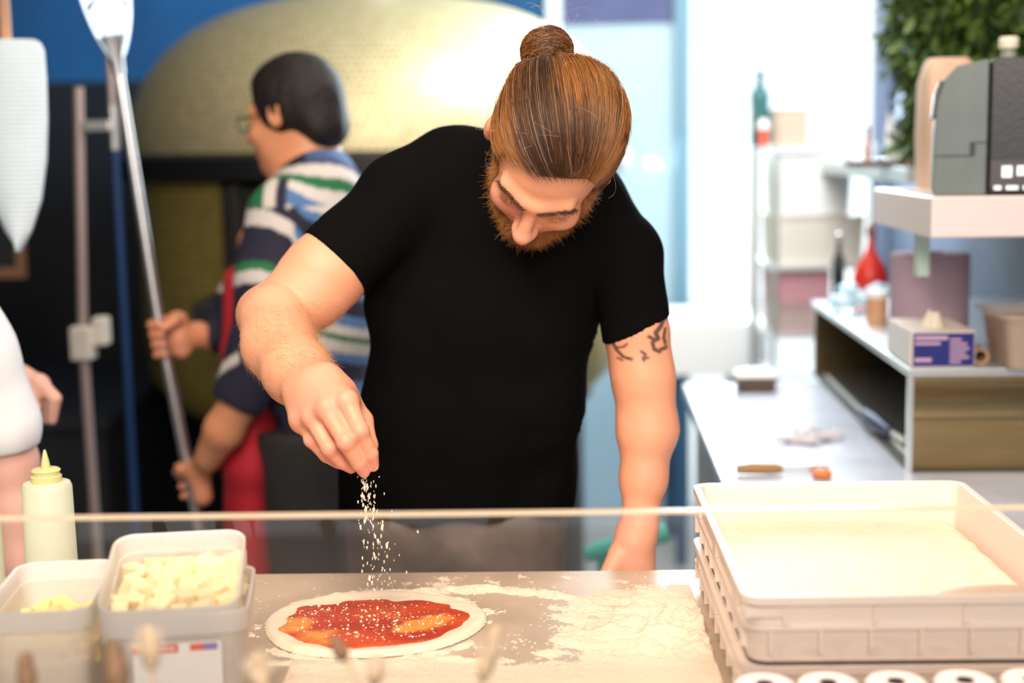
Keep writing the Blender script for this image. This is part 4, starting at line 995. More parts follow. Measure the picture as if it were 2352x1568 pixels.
# ================================================================== THE COOK
def rotm(ax, a):
    c, s = math.cos(a), math.sin(a)
    return {0: np.array([[1, 0, 0], [0, c, -s], [0, s, c]]), 1: np.array([[c, 0, s], [0, 1, 0], [-s, 0, c]]), 2: np.array([[c, -s, 0], [s, c, 0], [0, 0, 1]])}[ax]
def head_basis(pitch, roll, yaw=0, heading=0):
    """columns: lateral, forward (face), up. heading 0 faces the camera"""
    B = np.stack([[1, 0, 0], [0, -1, 0], [0, 0, 1]], 1).astype(float)          # face towards -Y
    B = rotm(0, pitch)@B
    B = rotm(1, roll)@B
    if yaw: B = B@rotm(2, yaw)
    return rotm(2, heading)@B
def head_sdf(S_, O, B, sc=1., neck_to=None, neck_r=.056, eo=0.0, kb=.02):
    L = lambda f: local(f, O, B)
    def U(f, k): S_.u(L(f), k)
    U(ell((0, -.018, .032), (.075*sc, .096, .086)), kb)
    U(ell((0, .028, -.015), (.062, .058, .083)), .02)
    U(ell((0, .026, -.068), (.055, .056, .042)), .025)
    U(ell((0, .062, -.098), (.026, .022, .020)), .025)
    for s_ in (-1, 1):
        ex = eo if s_ < 0 else 0
        U(cone((s_*.010, .084, .020), (s_*.044, .068, .021), .0090, .0085), .014)
        U(ell((s_*.041, .060, -.030), (.020, .018, .018)), .022)
        S_.sub(L(ell((s_*.031, .097, -.004), (.015, .013, .010))), .016)
        U(ell((s_*.031, .0715, -.002), (.0145, .0125, .0125)), .010)
        # ears
        U(ell((s_*(.079+ex), -.012, .004), (.0075+ex*.5, .017, .030), rotm(2, s_*-.35)), .006)
        U(cone((s_*.084, -.024, .018), (s_*.083, -.018, -.012), .0045, .004), .005)
        S_.sub(L(ell((s_*.088, -.010, .004), (.006, .009, .016))), .004)
    U(cone((0, .083, .012), (0, .1065, -.032), .0068, .0105), .014)
    U(ell((0, .1095, -.0360), (.0105, .0088, .0090)), .010)
    for s_ in (-1, 1):
        U(ell((s_*.0110, .0950, -.0400), (.0070, .0090, .0070)), .013)
        S_.sub(L(ell((s_*.0065, .1015, -.0485), (.0032, .005, .004))), .002)
    U(ell((0, .084, -.063), (.023, .010, .0065)), .008)
    U(ell((0, .083, -.076), (.020, .010, .0065)), .008)
    S_.sub(L(ell((0, .096, -.0695), (.021, .008, .0012))), .003)
    if neck_to is not None:
        a = O+B@np.array([0, -.035, -.045]); S_.u(cone(a, neck_to, neck_r*.98, neck_r*1.08), .03)
HB = head_basis(math.radians(63), math.radians(16), yaw=math.radians(6))
HC = W(1266, 364, 1.955)
hl = lambda P: (np.asarray(P)-HC)@HB
Pj = dict(Rs=W(925, 455, 2.10), Re=W(622, 738, 2.02), Rw=W(722, 882, 1.815), Ls=W(1440, 600, 2.10), Le=W(1482, 905, 2.085), Lw=W(1468, 1205, 2.06),
          nb=W(1200, 430, 2.15))
body = SDF()
head_sdf(body, HC, HB, neck_to=Pj['nb'], eo=.009)
# torso core, kept inside the shirt
sec = [(1190, 470, 2.16, .075), (1110, 700, 2.17, .095), (1085, 900, 2.20, .1), (1055, 1100, 2.24, .1), (1045, 1250, 2.26, .1)]
tp_ = [W(a, b, c) for a, b, c, r in sec]
for i in range(4): body.u(cone(tp_[i]-[.04, 0, 0], tp_[i+1]-[.04, 0, 0], sec[i][3]*.8, sec[i+1][3]*.8), .03); body.u(cone(tp_[i]+[.04, 0, 0], tp_[i+1]+[.04, 0, 0], sec[i][3]*.8, sec[i+1][3]*.8), .03)
body.chain([Pj['nb'], W(1010, 475, 2.15), Pj['Rs']], [.05, .040, .050], .02, .02)
body.chain([Pj['nb'], W(1330, 530, 2.14), Pj['Ls']], [.05, .045, .042], .02, .02)
# right arm reaching over the table
RU = W(745, 628, 2.055)
body.chain([Pj['Rs'], RU, W(640, 722, 2.025)], [.050, .0545, .0475], .02, .03)
body.u(ell(W(705, 688, 2.035), (.050, .045, .043)), .02)
body.chain([W(631, 728, 1.998), W(640, 790, 1.955), W(682, 854, 1.885), W(722, 896, 1.830)], [.0490, .0475, .0430, .0350], .003, .02)
body.u(cone(W(600, 722, 2.03), W(606, 745, 2.03), .036, .034), .02)
# wrist is wider than thick
body.u(cone(W(700, 898, 1.82), W(745, 878, 1.812), .0235, .0235), .02)
# right hand, knuckles up, fingertips pinched
K = dict(i=[(797, 922, 1.762), (827, 990, 1.738), (851, 1040, 1.748), (857, 1069, 1.758)], m=[(750, 938, 1.762), (794, 1015, 1.732), (824, 1062, 1.745), (836, 1083, 1.752)],
         r=[(717, 956, 1.775), (757, 1030, 1.752), (786, 1062, 1.762), (806, 1076, 1.770)], p=[(697, 962, 1.795), (716, 1010, 1.785), (748, 1046, 1.785), (778, 1066, 1.788)])
RR = dict(i=[.0125, .0112, .0098, .0076], m=[.0125, .0112, .0098, .0076], r=[.0118, .0104, .0090, .0072], p=[.0105, .0092, .0082, .0066])
wr = W(722, 893, 1.812)
hand = SDF()
for f in 'imrp':
    a = np.array(W(*K[f][0])); w_ = wr+(a-wr)*.12+(a-wr)*0; hand.u(cone(w_, a, .0215, .0150), .016)
hand.u(cone(W(757, 885, 1.82), W(800, 925, 1.785), .019, .016), .02)       # thumb side of the palm
hand.u(cone(W(700, 905, 1.825), W(697, 965, 1.80), .020, .014), .02)
hand.u(cone(W(760, 920, 1.80), W(765, 985, 1.79), .02, .014), .02)
palmN = len(hand.L)
for f in 'imrp':
    pts = [np.array(W(*q)) for q in K[f]]
    for j in range(3):
        hand.u(cone(pts[j], pts[j+1], RR[f][j], RR[f][j+1]), .0025 if j else .006)
    for j in (0, 1):      # knuckle heads
        hand.u(ell(pts[j]+np.array([0, -.0025, .001]), np.array([1, 1, 1])*RR[f][j]*(1.03 if j else 1.08)), .004)
th = [np.array(W(*q)) for q in ((790, 905, 1.815), (832, 965, 1.805), (846, 1022, 1.785), (842, 1064, 1.770))]
for j in range(3): hand.u(cone(th[j], th[j+1], [.017, .0135, .0115][j], [.0135, .0115, .0085][j]), .005 if j else .015)
for i, (f, k, m) in enumerate(hand.L): body.L.append((f, .012 if i == 0 else k, m))
# left arm straight down with the hand resting low behind the table
body.chain([Pj['Ls'], W(1462, 760, 2.09), W(1476, 860, 2.085), Pj['Le']], [.040, .0425, .0415, .0385], .02, .03)
body.chain([Pj['Le'], W(1487, 985, 2.08), W(1478, 1100, 2.07), W(1470, 1195, 2.06), W(1466, 1225, 2.055)], [.0385, .0405, .0300, .0210, .0215], .02, .03)
body.u(cone(W(1455, 1225, 2.06), W(1430, 1300, 2.05), .0205, .021), .02); body.u(cone(W(1470, 1225, 2.06), W(1472, 1310, 2.05), .0205, .021), .02)
body.u(cone(W(1450, 1250, 2.05), W(1450, 1330, 2.045), .022, .020), .02)
for j, (x0_, x1_, ln_) in enumerate(((1422, 1408, 120), (1442, 1436, 135), (1461, 1462, 130), (1478, 1486, 110))):
    body.u(cone(W(x0_, 1325, 2.045), W(x1_, 1325+ln_*.5, 2.03), .0105, .0095), .006); body.u(cone(W(x1_, 1325+ln_*.5, 2.03), W(x1_+2, 1325+ln_, 2.045), .0095, .0075), .002)
body.u(cone(W(1418, 1275, 2.04), W(1392, 1330, 2.025), .014, .012), .012); body.u(cone(W(1392, 1330, 2.025), W(1390, 1375, 2.02), .012, .0095), .003)
def skin_post(P, D): return D+.0006*noise3(P, 90, 2, 2)
V, Q = body.mesh((-.46, 1.65, .60), (.36, 2.42, 1.86), .0024, post=skin_post)
N_ = vnormals(V, Q)
print('body verts', len(V))
loc_ = hl(V)
cols = np.tile(np.array([[.86, .385, .225]]), (len(V), 1)); red = np.zeros(len(V))
def blob(P, c, r): return np.exp(-((P-c)**2).sum(1)/(r*r))
for c, r, a in (((0, .110, -.04), .018, .7), ((-.045, .07, -.035), .024, .45), ((.045, .07, -.035), .024, .45), ((-.085, -.01, 0), .03, .8), ((.085, -.01, 0), .03, .8), ((0, .085, -.068), .02, .6), ((-.03, .085, -.012), .012, .3), ((.03, .085, -.012), .012, .3)): red += a*blob(loc_, np.array(c), r)
for f in 'imrp':
    for j in range(4): red += [.35, .75, .5, .8][j]*blob(V, np.array(W(*K[f][j]))+[0, -.008, 0], .012)
red += .55*blob(V, wr+(W(*K['m'][0])-wr)*.6, .05)
red += .3*np.clip((1.25-V[:, 2])/.3, 0, 1)*(V[:, 0] > .1)
red = np.clip(red, 0, 1)[:, None]; cols = cols*(1-red)+np.array([[.82, .33, .24]])*red
cols *= (1+.05*noise3(V, 60, 9)[:, None])
# tattoo on the left upper arm: inked strokes around the arm below the sleeve
ink = np.zeros(len(V))
def stroke(pts, wd):
    P3 = [np.array(W(x, y, 2.045)) for x, y in pts]; m = np.zeros(len(V))
    for a, b in zip(P3[:-1], P3[1:]):
        ab = (b-a)[[0, 2]]; ap = (V-a)[:, [0, 2]]; t = np.clip(ap@ab/(ab@ab+1e-9), 0, 1); d = np.linalg.norm(ap-t[:, None]*ab, axis=1)
        m = np.maximum(m, np.clip((wd-d)/.0022+.5, 0, 1))
    return m*(V[:, 0] > .1)*(N_[:, 1] < .3)
for pts, wd in (([(1408, 788), (1418, 806), (1432, 820), (1450, 824)], .0030), ([(1415, 800), (1432, 797), (1440, 790)], .0022), ([(1472, 806), (1482, 812), (1476, 822), (1488, 820)], .0026), ([(1478, 828), (1484, 818)], .002),
    ([(1528, 735), (1518, 752), (1506, 764), (1512, 778)], .0042), ([(1512, 778), (1498, 786), (1503, 802), (1516, 808)], .0034), ([(1530, 758), (1526, 778), (1530, 790)], .003), ([(1518, 804), (1532, 800)], .0036), ([(1490, 772), (1500, 778)], .003), ([(1420, 824), (1430, 828)], .002)):
    ink = np.maximum(ink, stroke(pts, wd*.85))
ink = ink[:, None]*.88; cols = cols*(1-ink)+np.array([[.035, .035, .04]])*ink
# eyebrow skin tint, beard shadow
beardm = lambda L_: np.clip(((-.052-L_[:, 2])/.006), 0, 1)*(L_[:, 1] > .004)*(L_[:, 2] > -.135)*(np.abs(L_[:, 0]) < .072)
side = lambda L_: ((np.abs(L_[:, 0]) > .050+np.maximum(L_[:, 2]+.02, 0)*.3)*(L_[:, 2] < .012)*(L_[:, 2] > -.08)*(L_[:, 1] > .008)*(np.abs(L_[:, 0]) < .076)*(L_[:, 1] < .047)).astype(float)
bm_ = np.clip(np.maximum(beardm(loc_), side(loc_))-(np.abs(loc_[:, 0]) < .016)*(np.abs(loc_[:, 2]+.0715) < .0075)*1., 0, 1); near = np.linalg.norm(loc_, axis=1) < .16
bm_ = bm_*near
cols = cols*(1-.75*bm_[:, None])+np.array([[.22, .085, .03]])*.75*bm_[:, None]
m_skin = mat('skin', (.8, .5, .36), .42, attr=True, sss=.18, bump=.12, bscale=350, spec=.4)
cook = thing('person', (W(1060, 1250, 2.25)[0], 2.25, 0), 'bearded cook with hair bun, black T-shirt and tattooed arm sprinkling cheese over the pizza', 'person')
co = np.array(cook.location)
o = obj('body', V-co, Q, m_skin, cook, True, cols=cols)
BV, BN, BL = V, N_, loc_

# ---- T-shirt
sh = SDF(); D_ = (1, .72, 1)
secs = [(1178, 520, 2.155, .118, .062), (1112, 690, 2.165, .122, .052), (1092, 900, 2.195, .122, .050), (1056, 1080, 2.235, .124, .062), (1044, 1200, 2.25, .124, .066)]
P_ = [W(a, b, c) for a, b, c, r, o_ in secs]
for i in range(4):
    for s_ in (-1, 0, 1):
        sh.u(cone(P_[i]+[s_*secs[i][4], 0, 0], P_[i+1]+[s_*secs[i+1][4], 0, 0], secs[i][3], secs[i+1][3], D_), .02 if s_ else .03)
sh.u(ell(W(1195, 470, 2.185), (.15, .105, .095)), .04)
sh.u(cone(W(1035, 392, 2.135), W(925, 457, 2.115), .062, .066, None), .04)
sh.u(cone(W(1300, 500, 2.155), W(1432, 575, 2.115), .070, .053), .04)
sh.u(cone(W(1180, 405, 2.16), W(1040, 392, 2.15), .062, .055), .03)
# sleeves
sA = np.array(W(925, 460, 2.105)); sB = np.array(W(735, 637, 2.05)); sh.u(cone(sA, sB, .060, .0635), .02)
sC = np.array(W(1440, 590, 2.105)); sD = np.array(W(1464, 800, 2.085)); sh.u(cone(sC, sD, .052, .0500), .02)
hR = W(768, 606, 2.06); dR = (W(752, 622, 2.055)-W(925, 455, 2.105)); dR /= np.linalg.norm(dR)
# hem planes, limited to the sleeve ends
def hemR(P):
    d = (P-hR)@dR; q = np.linalg.norm(P-W(735, 650, 2.05), axis=1)
    return np.maximum(d, q-.17)
nL = np.array(W(1530, 729, 2.06))-np.array(W(1400, 789, 2.06)); nL = np.array([nL[2], 0, -nL[0]]); nL /= np.linalg.norm(nL); 
hL = W(1464, 762, 2.06)
def hemL(P):
    d = (P-hL)@nL; q = np.linalg.norm(P-W(1478, 830, 2.08), axis=1)
    return np.maximum(d, q-.12)
sh.sub(lambda P: -hemR(P), .0015) if False else sh.sub(lambda P: np.maximum(-((P-hR)@dR), np.linalg.norm(P-W(715, 668, 2.045), axis=1)-.125), .0015)
sh.sub(lambda P: np.maximum(-((P-hL)@nL), np.linalg.norm(P-W(1470, 835, 2.08), axis=1)-.095), .0015)
sh.sub(cone(sB-(sB-sA)*.25, sB+(sB-sA)*.12, .030, .0600), .002)
sh.sub(cone(sD-(sD-sC)*.25, sD+(sD-sC)*.15, .02, .038), .002)
# neckline
nk0 = HC+HB@np.array([0, -.04, -.06])
sh.sub(cone(nk0, nk0+(Pj['nb']-nk0)*.55, .066, .064), .006)
sh.inter(plane((0, 0, W(1050, 1182, 2.2)[2]), (0, 0, -1)), .004)
def folds(P, D):
    f = np.zeros(len(P))
    # drapes fanning from the raised shoulder and gathering at the waist
    for (c, sd, amp, fr_, sz) in ((W(870, 640, 2.05), 1, .0045, 95, .16), (W(1390, 800, 2.05), 2, .0045, 90, .15), (W(1330, 1000, 2.1), 5, .005, 80, .15)):
        v = P-c; a = np.arctan2(v[:, 2], v[:, 0]); r = np.linalg.norm(v, axis=1); f += .6*amp*np.sin(a*7+sd)*np.exp(-(r/sz)**2)*np.clip(r/.12, 0, 1)**2
    f += .0035*np.sin((P[:, 0]*.8+P[:, 2]*.35)*70+3*np.sin(P[:, 2]*9))*np.clip((1.35-P[:, 2])/.25, 0, 1)
    f += .003*noise3(P*np.array([1, 1, .45]), 28, 4, 3)
    f *= np.clip(np.linalg.norm(P-hR, axis=1)/.12, .15, 1)*np.clip(np.linalg.norm(P-hL, axis=1)/.1, .15, 1)
    dd = np.abs((P-hR)@dR+.028); f += .0018*np.exp(-(dd/.0022)**2)*(np.linalg.norm(P-hR, axis=1) < .1)
    sd_ = np.abs((P-W(868, 500, 2.1))@dR); f += .0020*np.exp(-(sd_/.0026)**2)*(P[:, 0] < W(900, 600, 2.1)[0])*(P[:, 0] > W(820, 400, 2.1)[0])
    return D+f
V, Q = sh.mesh((-.42, 1.9, .85), (.36, 2.42, 1.80), .0036, post=folds)
m_tee = mat('black_cotton', (.0042, .0040, .0040), .95, bump=.12, bscale=900, spec=.04)
o = obj('t_shirt', V-co, Q, m_tee, cook, True)
# collar rib
S_ = SDF(); ring = []
axn = Pj['nb']-nk0; axn /= np.linalg.norm(axn); e1 = np.cross(axn, [1, 0, 0]); e1 /= np.linalg.norm(e1); e2 = np.cross(axn, e1); rc_ = nk0+axn*.060
for i in range(28): a = 2*PI*i/28; ring.append(rc_+(e1*math.cos(a)+e2*math.sin(a))*.069-co)
cb = MB(); cb.tube(ring+[ring[0]], .0058, 8); cb.build('collar_rib', m_tee, cook, True)
# ---- trousers
tr = SDF(); D_ = (1, .8, 1)
for s_ in (-1, 1):
    h0 = W(1047+s_*95, 1215, 2.26); k0 = np.array([h0[0]+s_*.03, 2.28, .50]); a0 = np.array([h0[0]+s_*.04, 2.30, .10])
    tr.u(cone(h0, k0, .106, .078), .03); tr.u(cone(k0, a0, .072, .060), .03)
tr.u(cone(W(970, 1200, 2.25), W(1120, 1200, 2.25), .112, .112, D_), .04)
tr.inter(plane((0, 0, W(1050, 1172, 2.2)[2]), (0, 0, 1)), .004); tr.inter(plane((0, 0, .07), (0, 0, -1)), .003)
V, Q = tr.mesh((-.35, 2.05, .04), (.25, 2.5, 1.15), .006, post=lambda P, D: D+.005*noise3(P*np.array([1, 1, .5]), 26, 8, 3))
obj('trousers', V-co, Q, mat('brown_grey_twill', (.13, .095, .078), .85, var=.35, vscale=14, bump=.2, bscale=60), cook, True)
for s_ in (-1, 1):
    S_ = SDF(); h0 = W(1047+s_*95, 1215, 2.26); a0 = np.array([h0[0]+s_*.04, 2.30, 0])
    S_.u(cone(a0+[0, .03, .045], a0+[0, -.14, .035], .045, .038, (1, 1, .9)), .02); S_.u(cone(a0+[0, .02, .05], a0+[0, .01, .10], .045, .045), .02); S_.inter(plane((0, 0, .002), (0, 0, -1)), .002)
    V, Q = S_.mesh(a0+[-.08, -.22, -.02], a0+[.08, .12, .18], .006); obj('shoe', V-co, Q, m_blk, cook, True)
# ---- hair cap
cc_ = HC+HB@np.array([0, -.018, .032])
HLF = lambda x: np.interp(x, [-.09, -.05, -.004, .03, .055, .09], [.004, .005, 0, .006, .014, .012])
hc = SDF(); hc.u(local(ell((0, -.018, .032), (.0855, .105, .0955)), HC, HB), 0)
hc.u(local(ell((0, -.075, -.02), (.062, .045, .05)), HC, HB), .03)
hc.inter(local(lambda P: .907*P[:, 1]-.42*P[:, 2]-.0262+HLF(P[:, 0])-.004*np.exp(-(P[:, 0]/.02)**2), HC, HB), .006)
hc.inter(local(lambda P: -(P[:, 2]+.085), HC, HB), .004)
hc.sub(local(ell((-.088, -.006, -.012), (.020, .020, .032)), HC, HB), .004)
bunc = W(1256, 120, 2.005); base_ = cc_+(bunc-cc_)*.60
V, Q = hc.mesh(cc_-.16, cc_+.16, .003, post=lambda P, D: D+.0012*noise3(P, 120, 5))
m_hair = mat('auburn_hair', (.3, .13, .05), .38, attr=True, spec=.55); m_cap = mat('hair_underlayer', (.085, .035, .015), .7)
hair = obj('hair', V-co, Q, m_cap, cook, True)
# combed strands from the hairline back to the bun
r = np.random.default_rng(3)
ER = np.array([.0855, .105, .0955])
def hpt(loc3): return HC+loc3@HB.T
EC = np.array([0, -.018, .032])
bunL = ((bunc-HC)@HB-EC)/ER; bdir = bunL/np.linalg.norm(bunL)
N0 = 60000; d = r.normal(size=(N0, 3)); d /= np.linalg.norm(d, axis=1)[:, None]; p = EC+d*ER
hlm = .907*p[:, 1]-.42*p[:, 2]-.0262+HLF(p[:, 0])-.004*np.exp(-(p[:, 0]/.02)**2)
ok = (hlm < .010*r.random(N0)**2) & (p[:, 2] > -.085) & ~((p[:, 0] < -.066) & (np.abs(p[:, 1]+.004) < .018) & (p[:, 2] < .018) & (p[:, 2] > -.05))
edge = (hlm > -.012)
d = d[ok]; edge = edge[ok]; ang = np.arccos(np.clip(d@bdir, -1, 1))
wgt = np.where(edge, 3.2, 1.0)*np.clip(ang, .2, 3); sel = r.choice(len(d), 12500, replace=False, p=wgt/wgt.sum()); d = d[sel]; ang = ang[sel]
KS = 15; t = np.linspace(0, 1, KS)
sn = np.sin(ang)[:, None]+1e-6
dirs = (np.sin((1-t)[None]*ang[:, None])/sn)[..., None]*d[:, None]+(np.sin(t[None]*ang[:, None])/sn)[..., None]*bdir
clump = noise3(d*1.0, 14, 21, 2)
bl_ = np.exp(-((dirs-np.array([-.80, -.45, .40]))**2).sum(-1)/.10)
lift = 1.0+.13*bl_+.06*clump[:, None]*np.sin(PI*t)[None]+.05*r.random(len(d))[:, None]*np.sin(PI*np.minimum(t*1.2, 1))[None]+.01
end = np.clip((t-.8)/.2, 0, 1)**1.5
pl = EC+dirs*ER*lift[..., None]
perp = r.normal(size=(len(d), 1, 3))*.0020*np.sin(PI*t)[None, :, None]
wave = (noise3((d*3).repeat(1, 0), 6, 8)[:, None]*.003*np.sin(4*t+3*r.random((len(d), 1))))[..., None]*np.array([1, 0, .3])
PW = (pl+perp+wave)@HB.T+HC
tgt = base_+r.normal(size=(len(d), 3))*.009; PW = PW*(1-end[None, :, None])+tgt[:, None]*end[None, :, None]
gold = np.array([.42, .15, .026]); brown = np.array([.055, .023, .012]); ash = np.array([.38, .24, .14])
g_ = np.clip(.20+.8*noise3(d, 6, 33, 3)+.22*r.normal(size=len(d))+.35*np.clip(np.abs(d[:, 0])*1.4, 0, 1), 0, 1)[:, None]
# the outer lengths are bleached more than the roots near the parting
hc_ = brown*(1-g_)+gold*g_; a_ = (r.random(len(d)) < .07)[:, None]; hc_ = np.where(a_, ash, hc_)
rad = np.outer(.00029*(.8+.5*r.random(len(d))), np.concatenate([[.35, .8], np.ones(KS-2)]))
strands('combed_strands', PW-co, rad, hc_, m_hair, hair)
# bun
S_ = SDF(); bx_ = (bunc-cc_)/np.linalg.norm(bunc-cc_); u1 = np.cross(bx_, [0, 1, 0]); u1 /= np.linalg.norm(u1); u2 = np.cross(bx_, u1); BB = np.stack([u1, u2, bx_], 1)
S_.u(ell(bunc, (.0345, .034, .026), BB), 0); S_.u(cone(base_, bunc, .020, .022), .015); S_.sub(ell(bunc+u1*-.0-bx_*-.004+np.array([.012, -.03, -.01]), (.006, .01, .006)), .006)
V, Q = S_.mesh(bunc-.07, bunc+.07, .0025, post=lambda P, D: D+.0015*noise3(P, 110, 6))
bun = obj('hair_bun', V-co, Q, m_cap, cook, True)
n = 1500; PB = np.zeros((n, 16, 3)); t = np.linspace(0, 1, 16)
ph = r.random(n)*6.28; ln_ = 1.6+2.2*r.random(n); psi = r.normal(size=n)*.55; rr_ = 1+.05*r.random(n)
tilt = r.normal(size=(n, 2))*.35
for i in range(n):
    a = ph[i]+ln_[i]*t; ph_ = psi[i]+.25*np.sin(a+ph[i])
    v = np.stack([np.cos(a)*np.cos(ph_)*.0345, np.sin(a)*np.cos(ph_)*.034, np.sin(ph_)*.0265+.004*np.sin(a*.5)], 1)*rr_[i]
    v = v*(1+.05*np.sin(t*9+ph[i]*3))[:, None]; v = v@rotm(0, tilt[i, 0]).T@rotm(1, tilt[i, 1]).T; PB[i] = bunc+v@BB.T
g_ = r.random((n, 1))**1.3; cb_ = brown*(1-g_)+gold*g_
strands('coiled_strands', PB-co, np.tile(np.concatenate([[.15], np.full(14, .00038)/.00038, [.15]])*.00038, (n, 1)), cb_, m_hair, bun)
# flyaways
n = 110; PF = np.zeros((n, 10, 3)); t = np.linspace(0, 1, 10)
for i in range(n):
    if i < 45: c0 = bunc+r.normal(size=3)*.022; d0 = (c0-bunc); d0 /= np.linalg.norm(d0)+1e-9
    else:
        dd = r.normal(size=3); dd /= np.linalg.norm(dd); pp_ = EC+dd*ER
        if .907*pp_[1]-.42*pp_[2] > .02: dd[1] = -abs(dd[1])
        c0 = hpt(EC+dd*ER); d0 = HB@dd
    q = np.cross(d0, r.normal(size=3)); q /= np.linalg.norm(q)+1e-9; L0 = r.uniform(.015, .045)
    PF[i] = c0+d0*(np.sin(t*2.2)*L0*.5)[:, None]+q*(t*L0)[:, None]
strands('flyaway_hairs', PF-co, np.full((n, 10), .00016), np.tile([[.55, .36, .2]], (n, 1)), m_hair, hair)
# sideburn / wisps near the jaw on the lit side
# ---- beard, eyebrows, lashes, arm hair
def tuft(mask, n, dirf, L0, L1, col0, col1, name, par, rad0=.0003, curl=.25, lift0=0.0, KS=7):
    ids = np.where(mask)[0]
    if len(ids) == 0: print('no root', name); return
    ids = r.choice(ids, n); P0 = BV[ids]+r.normal(size=(n, 3))*.0012; nn = BN[ids]; d0 = dirf(BV[ids], nn, BL[ids]); d0 += r.normal(size=(n, 3))*curl; d0 /= np.linalg.norm(d0, axis=1)[:, None]
    L = r.uniform(L0, L1, n)[:, None, None]; t = np.linspace(0, 1, KS)[None, :, None]
    bend = r.normal(size=(n, 3))*.25
    PP = P0[:, None]+nn[:, None]*lift0+d0[:, None]*t*L+(bend[:, None]-nn[:, None]*.15)*(t**2)*L
    g_ = r.random((n, 1)); c = np.array(col0)*(1-g_)+np.array(col1)*g_
    return strands(name, PP-co, np.outer(np.full(n, rad0), np.linspace(1, .3, KS)), c, m_hair, par)
upH = HB[:, 2]; fH = HB[:, 1]
bmask = (bm_ > .5)
beard_o = tuft(bmask, 17000, lambda P, n_, L: n_*.75-upH*.55+np.sign(L[:, :1])*0, .005, .017, (.30, .10, .025), (.58, .25, .07), 'beard', cook, .00024, .45)
em = (np.abs(np.abs(BL[:, 0])-.030) < .023) & (np.abs(BL[:, 2]-(.0185+.004*np.clip((np.abs(BL[:, 0])-.012)/.02, 0, 1)-.10*np.clip(np.abs(BL[:, 0])-.036, 0, 1))) < .0026) & (BL[:, 1] > .04)
for sd_ in (-1, 1): tuft(em & (BL[:, 0]*sd_ > 0), 420, lambda P, n_, L: n_*.25+np.sign(L[:, :1])*HB[:, 0][None]*1.0+upH*.15, .005, .009, (.06, .025, .01), (.15, .06, .02), 'eyebrow', cook, .00022, .07)
lm0 = (np.abs(np.abs(BL[:, 0])-.031) < .013) & (np.abs(BL[:, 2]-.005) < .002) & (BL[:, 1] > .07)
for sd_ in (-1, 1): tuft(lm0 & (BL[:, 0]*sd_ > 0), 60, lambda P, n_, L: n_*.7-upH*.7, .004, .006, (.1, .04, .02), (.16, .07, .03), 'eyelashes', cook, .00018, .15)
fa = BV-W(636, 788, 1.965)
armm = (BV[:, 0] < -.14) & (BV[:, 2] < W(600, 690, 2.0)[2]) & (BV[:, 2] > W(700, 905, 1.82)[2]) & (BN[:, 1] < .35)
fdir = (W(722, 893, 1.812)-W(628, 732, 2.018)); fdir /= np.linalg.norm(fdir)
armm &= (np.linalg.norm(BV-W(660, 810, 1.93), axis=1) < .125)
tuft(armm, 5200, lambda P, n_, L: n_*.22+fdir*.45+np.array([.55, 0, -.15]), .006, .014, (.62, .34, .16), (.78, .50, .28), 'arm_hair', cook, .00011, .25)
# finger nails
for f in 'im':
    a = np.array(W(*K[f][2])); b_ = np.array(W(*K[f][3])); ax_ = (b_-a)/np.linalg.norm(b_-a); nn = np.array([0.15, -1, 0]); nn = nn-ax_*(nn@ax_); nn /= np.linalg.norm(nn); x_ = np.cross(ax_, nn)
    Rm = np.stack([x_, nn, ax_], 1); c_ = b_+nn*RR[f][3]*.66-ax_*.001
    S_ = SDF(); S_.u(ell(c_, (.0056, .0024, .0068), Rm), 0); V, Q = S_.mesh(c_-.012, c_+.012, .0012); obj('fingernail', V-co, Q, mat('nail', (.85, .56, .46), .25), cook, True)

# ================================================================== MAN IN STRIPED SHIRT (by the oven)
YM = 3.08
mp = lambda x, y, dy=0: np.array(W(x, y, YM+dy))
man = thing('person', (mp(700, 900)[0], YM, 0), 'man in glasses and striped rugby shirt with red apron holding the turning peel', 'person'); mo = np.array(man.location)
b2 = SDF(); HB2 = head_basis(math.radians(6), 0, heading=math.radians(-114)); HC2 = mp(668, 268)
head_sdf(b2, HC2, HB2, neck_to=mp(712, 400), neck_r=.058)
b2.chain([mp(712, 400), mp(720, 560), mp(720, 900), mp(715, 1150)], [.08, .10, .11, .11], .04, .04)
SL, EL, HL = mp(640, 560, -.17), mp(560, 905, -.20), mp(455, 1085, -.13)
b2.chain([mp(715, 440, -.02), SL, EL], [.05, .05, .042], .04, .02)
b2.chain([EL, mp(515, 985, -.18), mp(478, 1050, -.14)], [.042, .039, .028], .01, .02)
def fist(S_, c, shaft, side_, r0=.014):
    """four fingers wrapped round a shaft plus thumb"""
    sx = shaft/np.linalg.norm(shaft); o_ = side_-sx*(side_@sx); o_ /= np.linalg.norm(o_); pz_ = np.cross(sx, o_)
    S_.u(cone(c+o_*.035+sx*.03, c+o_*.035-sx*.03, .024, .022), .02)
    for i in range(4):
        k0 = c+sx*(.034-.0215*i); rr = .0118-.0006*i
        a = k0+o_*.032+pz_*.012; b_ = k0+o_*.004+pz_*.026; d_ = k0-o_*.022+pz_*.010; e_ = k0-o_*.020-pz_*.014
        S_.u(cone(a, b_, rr, rr), .006); S_.u(cone(b_, d_, rr, rr*.95), .002); S_.u(cone(d_, e_, rr*.95, rr*.8), .002)
    t0 = c+o_*.035+sx*.032-pz_*.008; t1 = c+o_*.012+sx*.036-pz_*.026; t2 = c-o_*.014+sx*.026-pz_*.024
    S_.u(cone(t0, t1, .015, .0125), .01); S_.u(cone(t1, t2, .0125, .009), .003)
shd = (hT-hB)/np.linalg.norm(hT-hB)
def on_shaft(py):
    t = (py-1230)/(150-1230); return hB+(hT-hB)*t
c1_ = np.array(on_shaft(1100)); c2_ = np.array(on_shaft(765))
SR, ER_, = mp(600, 560, .16), mp(560, 800, .10)
